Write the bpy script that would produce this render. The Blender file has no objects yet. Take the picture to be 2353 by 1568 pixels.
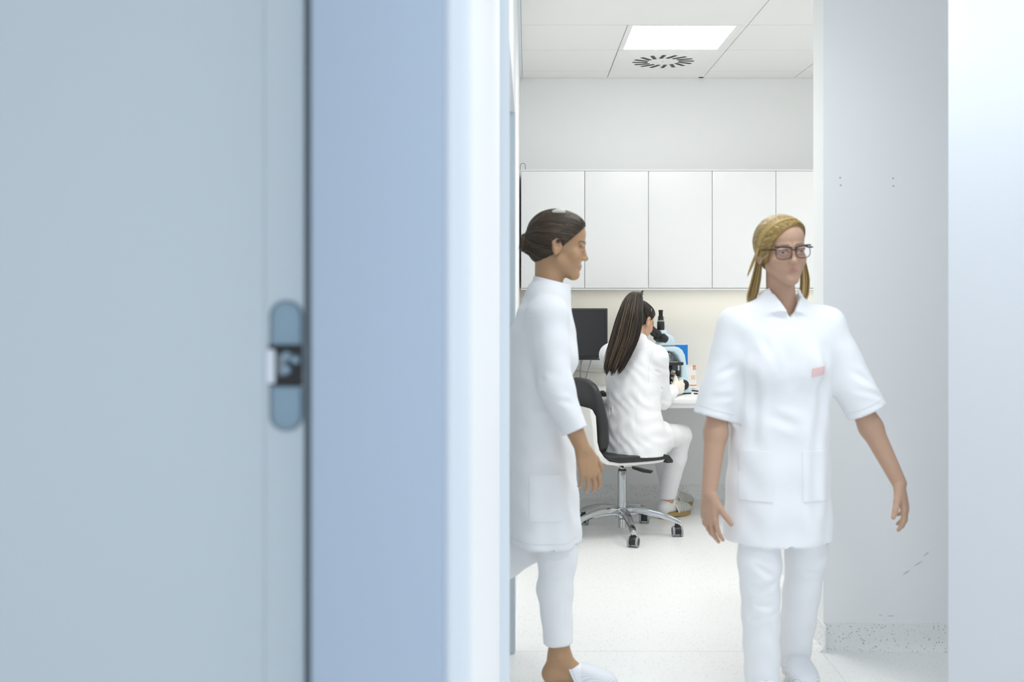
import bpy, bmesh, math, random
import numpy as np
from mathutils import Vector, Matrix
from mathutils.bvhtree import BVHTree
random.seed(7)
RNG = np.random.default_rng(5)
PI = math.pi
SC = bpy.context.scene
C = SC.collection

# ------------------------------------------------------------------ camera
cam_data = bpy.data.cameras.new('camera')
cam = bpy.data.objects.new('camera', cam_data)
C.objects.link(cam)
cam.location = (0, 0, 1.41)
cam.rotation_euler = (PI / 2, 0, 0)
cam_data.sensor_width = 36
cam_data.sensor_fit = 'HORIZONTAL'
cam_data.lens = 37.48
cam_data.shift_x = -0.0142
cam_data.shift_y = -0.0548
cam_data.clip_start = 0.05
cam_data.dof.use_dof = True
cam_data.dof.focus_distance = 6.05
cam_data.dof.aperture_fstop = 2.8
SC.camera = cam

# ------------------------------------------------------------------ world, lamps, exposure
SC.view_settings.view_transform = 'Standard'
SC.view_settings.look = 'None'
SC.view_settings.exposure = -0.42
SC.view_settings.gamma = 1
SC.view_settings.use_curve_mapping = False
SC.cycles.max_bounces = 12
SC.cycles.diffuse_bounces = 8
world = bpy.data.worlds.new('world')
SC.world = world
world.use_nodes = True
bg = world.node_tree.nodes['Background']
bg.inputs[0].default_value = (0.84, 0.90, 1.0, 1)
bg.inputs[1].default_value = 1.75


def area(name, loc, size, energy, color, rot=(0, 0, 0), size_y=None, spread=125):
    l = bpy.data.lights.new(name, 'AREA')
    l.shape = 'RECTANGLE'
    l.size = size
    l.size_y = size_y or size
    l.energy = energy
    l.color = color
    l.spread = math.radians(spread)
    o = bpy.data.objects.new(name, l)
    C.objects.link(o)
    o.location = loc
    o.rotation_euler = rot
    return o


WARM = (1.0, 0.985, 0.955)
COOL = (0.90, 0.95, 1.0)
area('lab_fill', (0.62, 4.95, 2.76), 0.58, 13, WARM)  # lab fills: unseen area lights added at ceiling height to brighten the lab
area('lab_fill', (2.03, 5.27, 2.76), 0.58, 9, WARM)
area('lab_fill', (2.1, 5.9, 2.76), 0.5, 4, WARM)
area('corridor_fill', (0.7, 3.05, 2.76), 0.58, 14, COOL, spread=150)  # corridor fills: out-of-view area lights added to brighten the near space
area('corridor_fill', (1.75, 2.7, 2.76), 0.58, 11, COOL, spread=170)  # extra fill, added to lift the upper partition wall
area('corridor_fill', (0.9, 1.2, 2.76), 0.58, 13, COOL)
area('under_cabinet_lamp', (1.17, 6.86, 1.377), 2.3, 2.2, (1.0, 0.95, 0.87), size_y=0.02, spread=180)
LED_STRENGTH = 9.0

# ------------------------------------------------------------------ materials
MATS = {}


def mat(name, col, rough=0.5, metal=0.0, bump=0.0, bscale=400.0, spec=0.5, emit=0.0, trans=0.0, coat=0.0, attr=False, sheen=0.0):
    if name in MATS:
        return MATS[name]
    m = bpy.data.materials.new(name)
    m.use_nodes = True
    nt = m.node_tree
    b = nt.nodes['Principled BSDF']
    b.inputs['Base Color'].default_value = (*col, 1)
    b.inputs['Roughness'].default_value = rough
    b.inputs['Metallic'].default_value = metal
    b.inputs['Specular IOR Level'].default_value = spec
    b.inputs['Transmission Weight'].default_value = trans
    b.inputs['Coat Weight'].default_value = coat
    b.inputs['Sheen Weight'].default_value = sheen
    if emit:
        b.inputs['Emission Color'].default_value = (1, 1, 1, 1)
        b.inputs['Emission Strength'].default_value = emit
    if attr:
        a = nt.nodes.new('ShaderNodeAttribute')
        a.attribute_name = 'Col'
        nt.links.new(a.outputs['Color'], b.inputs['Base Color'])
    if bump:
        tc = nt.nodes.new('ShaderNodeTexCoord')
        n = nt.nodes.new('ShaderNodeTexNoise')
        n.inputs['Scale'].default_value = bscale
        n.inputs['Detail'].default_value = 3
        bp = nt.nodes.new('ShaderNodeBump')
        bp.inputs['Strength'].default_value = bump
        bp.inputs['Distance'].default_value = 0.002
        nt.links.new(tc.outputs['Object'], n.inputs['Vector'])
        nt.links.new(n.outputs['Fac'], bp.inputs['Height'])
        nt.links.new(bp.outputs['Normal'], b.inputs['Normal'])
    MATS[name] = m
    return m


def speckle_mat(name, base, density, dark, scale, rough=0.35):
    """pale vinyl with scattered fine chips"""
    m = mat(name, base, rough)
    nt = m.node_tree
    b = nt.nodes['Principled BSDF']
    tc = nt.nodes.new('ShaderNodeTexCoord')
    prev = None
    for sc, thr, col in ((scale, density, dark), (scale * 0.73, density * 0.8, (0.42, 0.40, 0.37)), (scale * 1.5, density, (0.6, 0.58, 0.55))):
        v = nt.nodes.new('ShaderNodeTexVoronoi')
        v.inputs['Scale'].default_value = sc
        nt.links.new(tc.outputs['Object'], v.inputs['Vector'])
        r1 = nt.nodes.new('ShaderNodeMath')
        r1.operation = 'LESS_THAN'
        r1.inputs[1].default_value = 0.30
        nt.links.new(v.outputs['Distance'], r1.inputs[0])
        sep = nt.nodes.new('ShaderNodeSeparateColor')
        nt.links.new(v.outputs['Color'], sep.inputs[0])
        r2 = nt.nodes.new('ShaderNodeMath')
        r2.operation = 'LESS_THAN'
        r2.inputs[1].default_value = thr
        nt.links.new(sep.outputs[0], r2.inputs[0])
        mu = nt.nodes.new('ShaderNodeMath')
        mu.operation = 'MULTIPLY'
        nt.links.new(r1.outputs[0], mu.inputs[0])
        nt.links.new(r2.outputs[0], mu.inputs[1])
        mx = nt.nodes.new('ShaderNodeMix')
        mx.data_type = 'RGBA'
        nt.links.new(mu.outputs[0], mx.inputs[0])
        if prev is None:
            mx.inputs[6].default_value = (*base, 1)
        else:
            nt.links.new(prev, mx.inputs[6])
        mx.inputs[7].default_value = (*col, 1)
        prev = mx.outputs[2]
    nt.links.new(prev, b.inputs['Base Color'])
    return m


def perforated_mat(name, base, hole, step):
    m = mat(name, base, 0.5)
    nt = m.node_tree
    b = nt.nodes['Principled BSDF']
    tc = nt.nodes.new('ShaderNodeTexCoord')
    sep = nt.nodes.new('ShaderNodeSeparateXYZ')
    nt.links.new(tc.outputs['Object'], sep.inputs[0])
    outs = []
    for ax, ph in ((0, 0.0), (1, 0.0)):
        mu = nt.nodes.new('ShaderNodeMath')
        mu.operation = 'MULTIPLY'
        mu.inputs[1].default_value = 2 * PI / step
        nt.links.new(sep.outputs[ax], mu.inputs[0])
        s = nt.nodes.new('ShaderNodeMath')
        s.operation = 'SINE'
        nt.links.new(mu.outputs[0], s.inputs[0])
        outs.append(s.outputs[0])
    mm = nt.nodes.new('ShaderNodeMath')
    mm.operation = 'MULTIPLY'
    nt.links.new(outs[0], mm.inputs[0])
    nt.links.new(outs[1], mm.inputs[1])
    gt = nt.nodes.new('ShaderNodeMath')
    gt.operation = 'GREATER_THAN'
    gt.inputs[1].default_value = 0.45
    nt.links.new(mm.outputs[0], gt.inputs[0])
    lim = nt.nodes.new('ShaderNodeMath')
    lim.operation = 'GREATER_THAN'
    lim.inputs[1].default_value = 0.128
    nt.links.new(sep.outputs[0], lim.inputs[0])
    an = nt.nodes.new('ShaderNodeMath')
    an.operation = 'MULTIPLY'
    nt.links.new(gt.outputs[0], an.inputs[0])
    nt.links.new(lim.outputs[0], an.inputs[1])
    mx = nt.nodes.new('ShaderNodeMix')
    mx.data_type = 'RGBA'
    nt.links.new(an.outputs[0], mx.inputs[0])
    mx.inputs[6].default_value = (*base, 1)
    mx.inputs[7].default_value = (*hole, 1)
    nt.links.new(mx.outputs[2], b.inputs['Base Color'])
    return m


M_WALL = mat('wall_paint', (0.90, 0.91, 0.91), 0.6, bump=0.05, bscale=150)
M_CEIL = mat('ceiling_tile_white', (0.90, 0.90, 0.885), 0.8, bump=0.12, bscale=600)
M_CREAM = mat('cream_splashback', (0.88, 0.86, 0.79), 0.5)
M_CAB = mat('cabinet_white', (0.88, 0.89, 0.89), 0.35)
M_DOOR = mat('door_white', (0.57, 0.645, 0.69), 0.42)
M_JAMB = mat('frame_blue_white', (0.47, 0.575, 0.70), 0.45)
M_FRAME = mat('frame_white', (0.76, 0.82, 0.88), 0.4)
M_SEAL = mat('grey_seal', (0.16, 0.195, 0.215), 0.7)
M_HINGE = mat('satin_hinge', (0.25, 0.36, 0.44), 0.45, metal=0.35)
M_HINGE_DARK = mat('dark_hinge', (0.012, 0.014, 0.016), 0.5)
M_STEEL = mat('brushed_steel', (0.62, 0.64, 0.65), 0.28, metal=1.0)
M_CHROME = mat('chrome', (0.50, 0.52, 0.53), 0.09, metal=1.0)
M_BLACK = mat('black_plastic', (0.013, 0.013, 0.014), 0.42)
M_DGREY = mat('dark_grey_plastic', (0.035, 0.036, 0.038), 0.5)
M_SCREEN = mat('dark_screen', (0.028, 0.029, 0.031), 0.35)
M_WHITE_PL = mat('white_plastic', (0.80, 0.79, 0.765), 0.4)
M_LEATHER = mat('black_leatherette', (0.022, 0.023, 0.025), 0.5, bump=0.15, bscale=500)
M_GREY_RIM = mat('grey_rubber', (0.33, 0.36, 0.37), 0.6)
M_MIC = mat('pale_blue_enamel', (0.60, 0.755, 0.83), 0.3)
M_MIC_GREY = mat('grey_blue_enamel', (0.30, 0.37, 0.41), 0.4)
M_BLUE = mat('blue_board', (0.003, 0.19, 0.60), 0.5)
M_PAPER = mat('paper', (0.84, 0.83, 0.81), 0.7)
M_ORANGE = mat('orange_print', (0.85, 0.25, 0.015), 0.6)
M_PEACH = mat('peach_print', (0.85, 0.60, 0.42), 0.6)
M_CABLE = mat('grey_cable', (0.42, 0.44, 0.45), 0.5)
M_LED = mat('led_diffuser', (0.9, 0.9, 0.9), 0.5, emit=LED_STRENGTH)
M_DESK = mat('desk_laminate', (0.85, 0.86, 0.86), 0.4)
M_RED = mat('red_indicator', (0.8, 0.03, 0.02), 0.4)
M_RED.node_tree.nodes['Principled BSDF'].inputs['Emission Color'].default_value = (1, 0.05, 0.03, 1)
M_RED.node_tree.nodes['Principled BSDF'].inputs['Emission Strength'].default_value = 1.5
M_FLOOR = speckle_mat('speckled_vinyl', (0.86, 0.865, 0.855), 0.06, (0.40, 0.40, 0.40), 210, 0.32)
M_SKIRT = speckle_mat('speckled_skirting', (0.86, 0.875, 0.865), 0.13, (0.12, 0.12, 0.13), 160, 0.45)
M_SCUFF = mat('scuff', (0.45, 0.46, 0.46), 0.8)
M_PLENUM = mat('ceiling_void_grey', (0.22, 0.22, 0.21), 0.9)
M_SEAM = mat('floor_weld', (0.66, 0.63, 0.60), 0.5)

# ------------------------------------------------------------------ object helpers


def finish(me, smooth=True, angle=40):
    if smooth:
        me.polygons.foreach_set('use_smooth', [True] * len(me.polygons))
        me.set_sharp_from_angle(angle=math.radians(angle))


def obj(name, bm, m, parent=None, smooth=True, angle=40, **props):
    me = bpy.data.meshes.new(name)
    if isinstance(bm, bmesh.types.BMesh):
        bmesh.ops.recalc_face_normals(bm, faces=bm.faces)
        bm.to_mesh(me)
        bm.free()
    else:
        v, f = bm
        me.from_pydata([tuple(p) for p in v], [], [tuple(q) for q in f])
        me.update()
    for k in (m if isinstance(m, (list, tuple)) else [m]):
        me.materials.append(k)
    finish(me, smooth, angle)
    o = bpy.data.objects.new(name, me)
    C.objects.link(o)
    if parent is not None:
        o.parent = parent
    for k, v in props.items():
        o[k] = v
    return o


def thing(name, label, cat, loc=(0, 0, 0), rz=0.0, group=None):
    o = bpy.data.objects.new(name, None)
    o.empty_display_size = 0.1
    C.objects.link(o)
    o.location = loc
    o.rotation_euler = (0, 0, rz)
    o['label'] = label
    o['category'] = cat
    if group:
        o['group'] = group
    return o


def struct(name, bm, m, parent=None, **kw):
    o = obj(name, bm, m, parent, **kw)
    if parent is None:
        o['kind'] = 'structure'
    return o


def NB():
    return bmesh.new()


def box(bm, x0, x1, y0, y1, z0, z1, bev=0.0, seg=2, rot=None, piv=None):
    vs = [bm.verts.new(p) for p in ((x0, y0, z0), (x1, y0, z0), (x1, y1, z0), (x0, y1, z0), (x0, y0, z1), (x1, y0, z1), (x1, y1, z1), (x0, y1, z1))]
    fs = [bm.faces.new([vs[i] for i in q]) for q in ((3, 2, 1, 0), (4, 5, 6, 7), (0, 1, 5, 4), (1, 2, 6, 5), (2, 3, 7, 6), (3, 0, 4, 7))]
    if bev:
        es = list({e for f in fs for e in f.edges})
        r = bmesh.ops.bevel(bm, geom=es, offset=bev, segments=seg, affect='EDGES', profile=0.5)
        vs = list({v for f in r['faces'] for v in f.verts} | {v for v in vs if v.is_valid})
    if rot is not None:
        bmesh.ops.rotate(bm, verts=vs, cent=piv or (0, 0, 0), matrix=rot)
    return bm


def prism(bm, pts, y0, y1, bev=0.0, seg=2, axis='y'):
    """polygon given in (a, b) extruded along an axis"""
    def P(a, b, c):
        return {'y': (a, c, b), 'x': (c, a, b), 'z': (a, b, c)}[axis]
    v0 = [bm.verts.new(P(a, b, y0)) for a, b in pts]
    v1 = [bm.verts.new(P(a, b, y1)) for a, b in pts]
    n = len(pts)
    fs = [bm.faces.new(v0), bm.faces.new(v1[::-1])]
    for i in range(n):
        bm.faces.new([v0[i], v1[i], v1[(i + 1) % n], v0[(i + 1) % n]])
    bmesh.ops.recalc_face_normals(bm, faces=bm.faces)
    if bev:
        es = [e for f in fs for e in f.edges]
        bmesh.ops.bevel(bm, geom=es, offset=bev, segments=seg, affect='EDGES', profile=0.5)
    return bm


def frame_of(d):
    d = Vector(d).normalized()
    a = Vector((0, 0, 1)) if abs(d.z) < 0.9 else Vector((1, 0, 0))
    u = d.cross(a).normalized()
    return u, d.cross(u).normalized(), d


def tube(bm, pts, rad, n=10, caps=True):
    """round tube through points; rad a number or one radius per point"""
    pts = [Vector(p) for p in pts]
    if not isinstance(rad, (list, tuple)):
        rad = [rad] * len(pts)
    rings = []
    u = None
    for i, p in enumerate(pts):
        t = (pts[min(i + 1, len(pts) - 1)] - pts[max(i - 1, 0)]).normalized()
        if u is None:
            u = frame_of(t)[0]
        else:
            u = (u - t * u.dot(t)).normalized()
        w = t.cross(u)
        rings.append([bm.verts.new(p + (u * math.cos(2 * PI * k / n) + w * math.sin(2 * PI * k / n)) * rad[i]) for k in range(n)])
    for a, b in zip(rings, rings[1:]):
        for k in range(n):
            bm.faces.new([a[k], a[(k + 1) % n], b[(k + 1) % n], b[k]])
    if caps:
        bm.faces.new(rings[0][::-1])
        bm.faces.new(rings[-1])
    return bm


def lathe(bm, prof, n=24, origin=(0, 0, 0), axis=(0, 0, 1)):
    """profile of (radius, height) turned about an axis"""
    u, w, d = frame_of(axis)
    o = Vector(origin)
    rings = []
    for r, h in prof:
        if r <= 1e-6:
            rings.append([bm.verts.new(o + d * h)])
        else:
            rings.append([bm.verts.new(o + d * h + (u * math.cos(2 * PI * k / n) + w * math.sin(2 * PI * k / n)) * r) for k in range(n)])
    for a, b in zip(rings, rings[1:]):
        for k in range(n):
            q = [a[k % len(a)], a[(k + 1) % len(a)], b[(k + 1) % len(b)], b[k % len(b)]]
            q = list(dict.fromkeys(q))
            if len(q) >= 3:
                bm.faces.new(q)
    for ring, rev in ((rings[0], True), (rings[-1], False)):
        if len(ring) > 2:
            bm.faces.new(ring[::-1] if rev else ring)
    return bm


def spline(pts, n):
    """Catmull-Rom through points"""
    P = np.array(pts, float)
    P = np.vstack([2 * P[0] - P[1], P, 2 * P[-1] - P[-2]])
    out = []
    m = len(P) - 3
    for s in np.linspace(0, m, n):
        i = min(int(s), m - 1)
        t = s - i
        a, b, c, d = P[i:i + 4]
        out.append(0.5 * (2 * b + (c - a) * t + (2 * a - 5 * b + 4 * c - d) * t * t + (3 * b - a - 3 * c + d) * t ** 3))
    return np.array(out)


# ------------------------------------------------------------------ the room
H = 2.77
struct('floor', box(NB(), -3.2, 3.2, -2.6, 7.15, -0.12, 0.0), M_FLOOR, smooth=False)
flr = bpy.data.objects['floor']
obj('weld_seam', box(NB(), 1.1315, 1.1335, 0.6, 4.125, 0.0, 0.0004), M_SEAM, flr, smooth=False)
obj('weld_seam', box(NB(), -0.06, 1.15, 4.098, 4.1, 0.0, 0.0004), M_SEAM, flr, smooth=False)
struct('wall_back', box(NB(), -0.5, 2.75, 7.0, 7.15, 0, 2.95), M_WALL, smooth=False)
obj('splashback', box(NB(), -0.045, 2.6, 6.996, 6.9999, 0.72, 1.40), M_CREAM, bpy.data.objects['wall_back'], smooth=False)
struct('wall_left', box(NB(), -0.32, -0.045, 4.10, 7.0, 0, 2.95), M_WALL, smooth=False)
struct('wall_left_near', box(NB(), -0.315, -0.0703, 1.345, 2.80, 0, 2.95), M_WALL, smooth=False)
struct('wall_left_lintel', box(NB(), -0.32, -0.0705, 2.80, 4.10, 2.10, 2.95), M_WALL, smooth=False)
struct('wall_left_outer', box(NB(), -3.2, -3.05, -2.6, 7.15, 0, 2.95), M_WALL, smooth=False)
struct('wall_right_partition', box(NB(), 1.149, 3.05, 4.127, 4.271, 0, 2.95), M_WALL, smooth=False)
struct('wall_right_lab', box(NB(), 2.62, 2.77, 4.271, 7.0, 0, 2.95), M_WALL, smooth=False)
struct('wall_right', box(NB(), 2.6, 2.75, -2.6, 4.127, 0, 2.95), M_WALL, smooth=False)
ceil = struct('ceiling', box(NB(), -3.2, 3.2, -2.6, 7.15, 2.80, 2.95), M_PLENUM, smooth=False)
obj('plaster_panel', box(NB(), -0.07, 2.6, -2.6, 4.372, H, 2.80), M_CEIL, ceil, smooth=False)
obj('plaster_panel', box(NB(), -3.05, -0.07, -2.6, 7.0, H, 2.80), M_CEIL, ceil, smooth=False)
# ceiling tiles
xs_t = [(-0.0270, 0.527), (0.532, 1.127), (1.161, 1.757), (1.762, 2.36), (2.365, 2.6)]
ys_t = [(4.376, 4.972), (4.977, 5.572), (5.577, 6.174), (6.179, 6.774), (6.779, 6.997)]
for i, (xa, xb) in enumerate(xs_t):
    for j, (ya, yb) in enumerate(ys_t):  # the two rows nearest the door have wide tiles
        if i == 1 and j != 4:
            continue
        if i == 0 and j < 2:
            xb = 1.127
        elif i == 0:
            xb = 0.527
        obj('ceiling_tile', box(NB(), xa, xb, ya, yb, H, H + 0.015), M_CEIL, ceil, smooth=False)
obj('ceiling_track', box(NB(), 1.130, 1.158, 4.376, 6.985, H + 0.003, H + 0.02), M_CEIL, ceil, smooth=False)
obj('edge_profile', box(NB(), -0.045, -0.0285, 4.376, 6.985, H - 0.004, H + 0.02), M_FRAME, ceil, smooth=False)
obj('track_end', box(NB(), 1.131, 1.157, 6.985, 6.997, H - 0.001, H + 0.005), M_BLACK, ceil, smooth=False)

# coved speckled skirting
def cove(bm, x0, x1, y, sgn=-1):
    prof = [(0.0, 0.10), (0.004, 0.10), (0.005, 0.035), (0.011, 0.016), (0.022, 0.005), (0.04, 0.0008), (0.04, 0.0), (0.0, 0.0)]
    prism(bm, [(y + sgn * a, b) for a, b in prof], x0, x1, axis='x')
    return bm


struct('baseboard_back', cove(NB(), -0.045, 2.6, 7.0), M_SKIRT)
struct('baseboard_right', cove(NB(), 1.149, 2.6, 4.127), M_SKIRT)
cv = NB()
prism(cv, [(1.149 - a, b) for a, b in ((0.0, 0.10), (0.004, 0.10), (0.005, 0.035), (0.012, 0.012), (0.03, 0.0008), (0.03, 0.0), (0.0, 0.0))], 4.087, 4.271, axis='y')
# end of the partition carries the same skirting
struct('baseboard_partition_end', cv, M_SKIRT)
part_w = bpy.data.objects['wall_right_partition']
for (a, b, L, ang, w) in ((1.47, 0.296, 0.035, 0.6, 0.004), (1.515, 0.33, 0.045, 0.55, 0.003), (1.548, 0.368, 0.03, 0.7, 0.004), (1.41, 0.128, 0.028, 0.03, 0.0022), (1.37, 0.131, 0.016, 0.0, 0.002), (1.385, 0.112, 0.008, 1.2, 0.002)):
    bm = NB()
    prism(bm, [(a - L / 2 * math.cos(ang), b - L / 2 * math.sin(ang)), (a, b - w / 2), (a + L / 2 * math.cos(ang), b + L / 2 * math.sin(ang)), (a, b + w / 2)], 4.1262, 4.127)
    obj('scuff_mark', bm, M_SCUFF, part_w, smooth=False)
for (a, b) in ((1.214, 1.825), (1.216, 1.796), (1.419, 1.823), (1.42, 1.793)):
    obj('wall_plug', lathe(NB(), [(0.0, -0.001), (0.0035, -0.0008), (0.0035, 0.001)], 8, (a, 4.127, b), (0, 1, 0)), M_SCUFF, part_w, smooth=False)

# near door frame on the left: rebate, seal, stop face, rounded casing
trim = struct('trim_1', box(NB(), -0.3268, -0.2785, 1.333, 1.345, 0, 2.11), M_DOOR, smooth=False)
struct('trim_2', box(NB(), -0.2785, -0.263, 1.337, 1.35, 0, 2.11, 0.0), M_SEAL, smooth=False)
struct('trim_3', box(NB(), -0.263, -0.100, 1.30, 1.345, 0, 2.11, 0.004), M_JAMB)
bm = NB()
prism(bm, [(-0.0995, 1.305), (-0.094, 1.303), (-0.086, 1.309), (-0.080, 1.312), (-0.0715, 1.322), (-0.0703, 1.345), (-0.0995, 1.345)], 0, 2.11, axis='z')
struct('trim_4', bm, M_FRAME)
# casing of the next opening (far door frame)
bm = NB()
prism(bm, [(-0.0703, 2.80), (-0.0703, 2.822), (-0.067, 2.828), (-0.050, 2.828), (-0.0448, 2.824), (-0.0448, 2.80)], 0, 2.95, axis='z')
struct('trim_5', bm, M_FRAME)
struct('trim_6', box(NB(), -0.0705, -0.045, 2.83, 4.10, 2.07, 2.95), M_WALL, smooth=False)
struct('trim_7', box(NB(), -0.30, -0.0455, 4.07, 4.10, 0, 2.07), M_DOOR, smooth=False)
struct('trim_8', box(NB(), -0.0455, -0.0425, 4.095, 4.12, 0, 2.072), M_FRAME, smooth=False)

# door leaf with the concealed hinge
door = bpy.data.objects.new('door_1', None)
C.objects.link(door)
door.location = (-0.327, 1.335, 0)
door['kind'] = 'structure'
door['label'] = 'wide pale door leaf standing open beside the concealed hinge'
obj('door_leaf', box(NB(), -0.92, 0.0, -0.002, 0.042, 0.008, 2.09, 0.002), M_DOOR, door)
# hinge plates, flush in the rebate strip (local to door origin)
hx0, hx1 = 0.0068, 0.0468
hc = 1.41 - (842 - 655) / 2450 * 1.33
hinge = obj('hinge', box(NB(), 0.004, hx1 + 0.001, -0.0035, 0.006, hc - 0.0255, hc + 0.0275, 0.002), M_HINGE_DARK, door)


def stadium(half, zc_flat, z_round, up):
    pts = [(-half, zc_flat), (half, zc_flat)]
    r = half
    zr = z_round - r if up else z_round + r
    for k in range(0, 13):
        a = PI * k / 12
        pts.append((r * math.cos(a), zr + (r * math.sin(a) if up else -r * math.sin(a))))
    return pts


hm = (hx0 + hx1) / 2
for up, zf, zr in ((True, hc + 0.027, hc + 0.080), (False, hc - 0.026, hc - 0.079)):
    bm = NB()
    prism(bm, [(hm + a * 1.12, b) for a, b in stadium(0.0187, zf, zr + (0.0022 if up else -0.0022), up)], -0.0038, 0.004)
    obj('hinge_recess', bm, mat('hinge_edge', (0.16, 0.23, 0.28), 0.5), hinge)
    bm = NB()
    prism(bm, [(hm + 0.0008 + a, b) for a, b in stadium(0.0175, zf, zr, up)], -0.0065, 0.002, 0.0012)
    obj('hinge_plate', bm, M_HINGE, hinge)
bm = NB()
box(bm, 0.016, 0.030, -0.009, 0.002, hc - 0.012, hc + 0.016, 0.003)
obj('hinge_arm', bm, mat('hinge_arm_grey', (0.20, 0.24, 0.26), 0.4, metal=0.5), hinge)
for (a, b, r) in ((0.029, hc + 0.013, 0.006), (0.0395, hc + 0.0085, 0.0058), (0.028, hc - 0.004, 0.0062)):
    obj('hinge_screw', lathe(NB(), [(0, -0.0125), (r * 0.8, -0.012), (r, -0.010), (r, 0.0)], 16, (a, 0, b), (0, 1, 0)), M_HINGE, hinge)
obj('hinge_cover', box(NB(), 0.0015, 0.0135, -0.0072, 0.001, hc - 0.022, hc + 0.021, 0.002), M_FRAME, hinge)

# right-hand door leaf, ajar
d3 = bpy.data.objects.new('door_2', None)
C.objects.link(d3)
d3.location = (1.345, 3.4, 0)
d3.rotation_euler = (0, 0, -math.atan2(0.396, 1.0))
d3['kind'] = 'structure'
d3['label'] = 'plain white door leaf standing ajar in front of the side partition'
obj('door_leaf', box(NB(), 0, 0.95, 0, 0.042, 0.006, 2.6, 0.0015), mat('door_grey_white', (0.66, 0.69, 0.725), 0.45), d3)
obj('edge_strip', box(NB(), 0.240, 0.262, -0.006, 0.002, 0.4, 2.6, 0.002), M_FRAME, d3)
bm = NB()
tube(bm, [(0.247, -0.006, 1.80), (0.247, -0.012, 1.80), (0.247, -0.012, 1.65), (0.247, -0.006, 1.65)], 0.0015, 8)
obj('pull_bar', bm, M_STEEL, d3)

# ------------------------------------------------------------------ ceiling fittings
lt = thing('ceiling_light', 'square glowing panel lamp set in the ceiling grid in front of the vent', 'lamp', (0.8295, 5.8755, H))
bm = NB()
for a in ((-0.2975, 0.2975, -0.2985, -0.281), (-0.2975, 0.2975, 0.281, 0.2985), (-0.2975, -0.270, -0.281, 0.281), (0.270, 0.2975, -0.281, 0.281)):
    box(bm, a[0], a[1], a[2], a[3], 0.0, 0.016)
bmesh.ops.remove_doubles(bm, verts=bm.verts, dist=0.0001)
obj('light_frame', bm, M_CEIL, lt, smooth=False)
obj('diffuser', box(NB(), -0.270, 0.270, -0.281, 0.281, 0.003, 0.012), M_LED, lt, smooth=False)

vt = thing('ceiling_vent', 'square ceiling vent plate with a ring of black swirl slots', 'vent', (0.8295, 6.4765, H))
obj('vent_plate', box(NB(), -0.2975, 0.2975, -0.2975, 0.2975, -0.003, 0.016, 0.003), M_CEIL, vt)
for k in range(16):
    a = 2 * PI * k / 16 + 0.10
    bm = NB()
    box(bm, 0.088, 0.182, -0.0115, 0.0115, -0.0045, 0.001)
    bmesh.ops.translate(bm, verts=bm.verts, vec=(0, -0.035, 0))
    bmesh.ops.rotate(bm, verts=bm.verts, cent=(0, 0, 0), matrix=Matrix.Rotation(a, 3, 'Z'))
    s = obj('slot', bm, M_BLACK, vt, smooth=False)
    bm = NB()
    box(bm, 0.096, 0.174, -0.0035, -0.0005, -0.0062, -0.003)
    bmesh.ops.translate(bm, verts=bm.verts, vec=(0, -0.035, 0))
    bmesh.ops.rotate(bm, verts=bm.verts, cent=(0, 0, 0), matrix=Matrix.Rotation(a, 3, 'Z'))
    obj('slat', bm, M_DGREY, s, smooth=False)
obj('centre_screw', lathe(NB(), [(0, -0.005), (0.006, -0.0045), (0.007, -0.003)], 12), M_STEEL, vt)

# ------------------------------------------------------------------ wall cabinets
CW = 0.3976
cab_labels = ['white wall cabinet at the end beside the side wall, behind the dark-haired woman\'s head',
              'white wall cabinet directly above the seated woman\'s ponytail',
              'white wall cabinet directly above the microscope',
              'white wall cabinet between the microscope and the blonde woman\'s head',
              'white wall cabinet partly hidden behind the blonde woman\'s head',
              'white wall cabinet past the blonde woman, hidden behind the partition']
for k in range(6):
    x0 = -0.0345 + CW * k
    t = thing('wall_cabinet', cab_labels[k], 'cabinet', (x0, 6.65, 1.388), 0, 'row of wall cabinets above the desk')
    obj('body', box(NB(), 0.0, CW, 0.021, 0.348, 0.0, 0.742), M_CAB, t, smooth=False)
    obj('door', box(NB(), 0.0017, CW - 0.0017, 0.0, 0.018, 0.003, 0.732, 0.0008), M_CAB, t)
    obj('top_board', box(NB(), 0.0, CW, -0.002, 0.021, 0.734, 0.742), M_CAB, t, smooth=False)
    obj('bottom_rail', box(NB(), 0.0, CW, -0.004, 0.30, -0.008, -0.0005), M_CAB, t, smooth=False)
hk = NB()
tube(hk, [(0, 0, 0), (0, 0, 0.022)] + [(0.016 - 0.016 * math.cos(a), 0, 0.026 + 0.016 * math.sin(a)) for a in np.linspace(0.15, PI - 0.15, 9)] + [(0.032, 0, 0.022), (0.033, 0, 0.0)], 0.0014, 8)
t = thing('wire_hook', 'thin dark wire loop standing on top of the end cabinet', 'hook', (-0.0395, 6.67, 2.130))
obj('loop', hk, M_DGREY, t)
obj('foot', box(NB(), 0.026, 0.038, -0.004, 0.004, 0, 0.002), M_DGREY, t, smooth=False)

# ------------------------------------------------------------------ desk and what stands on it
dk = thing('lab_desk', 'long white lab desk running along the wall under the cabinets', 'desk', (0, 6.17, 0))
obj('worktop', box(NB(), -0.043, 2.58, 0.0, 0.825, 0.722, 0.75, 0.003), M_DESK, dk)
obj('apron', box(NB(), -0.043, 2.58, 0.02, 0.04, 0.694, 0.7215, 0.001), M_DESK, dk)
obj('side_panel', box(NB(), -0.043, -0.018, 0.05, 0.80, 0.0, 0.722), M_DESK, dk, smooth=False)
obj('side_panel', box(NB(), 2.55, 2.575, 0.05, 0.80, 0.0, 0.722), M_DESK, dk, smooth=False)
obj('side_panel', box(NB(), 1.86, 1.885, 0.05, 0.80, 0.0, 0.722), M_DESK, dk, smooth=False)

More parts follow.
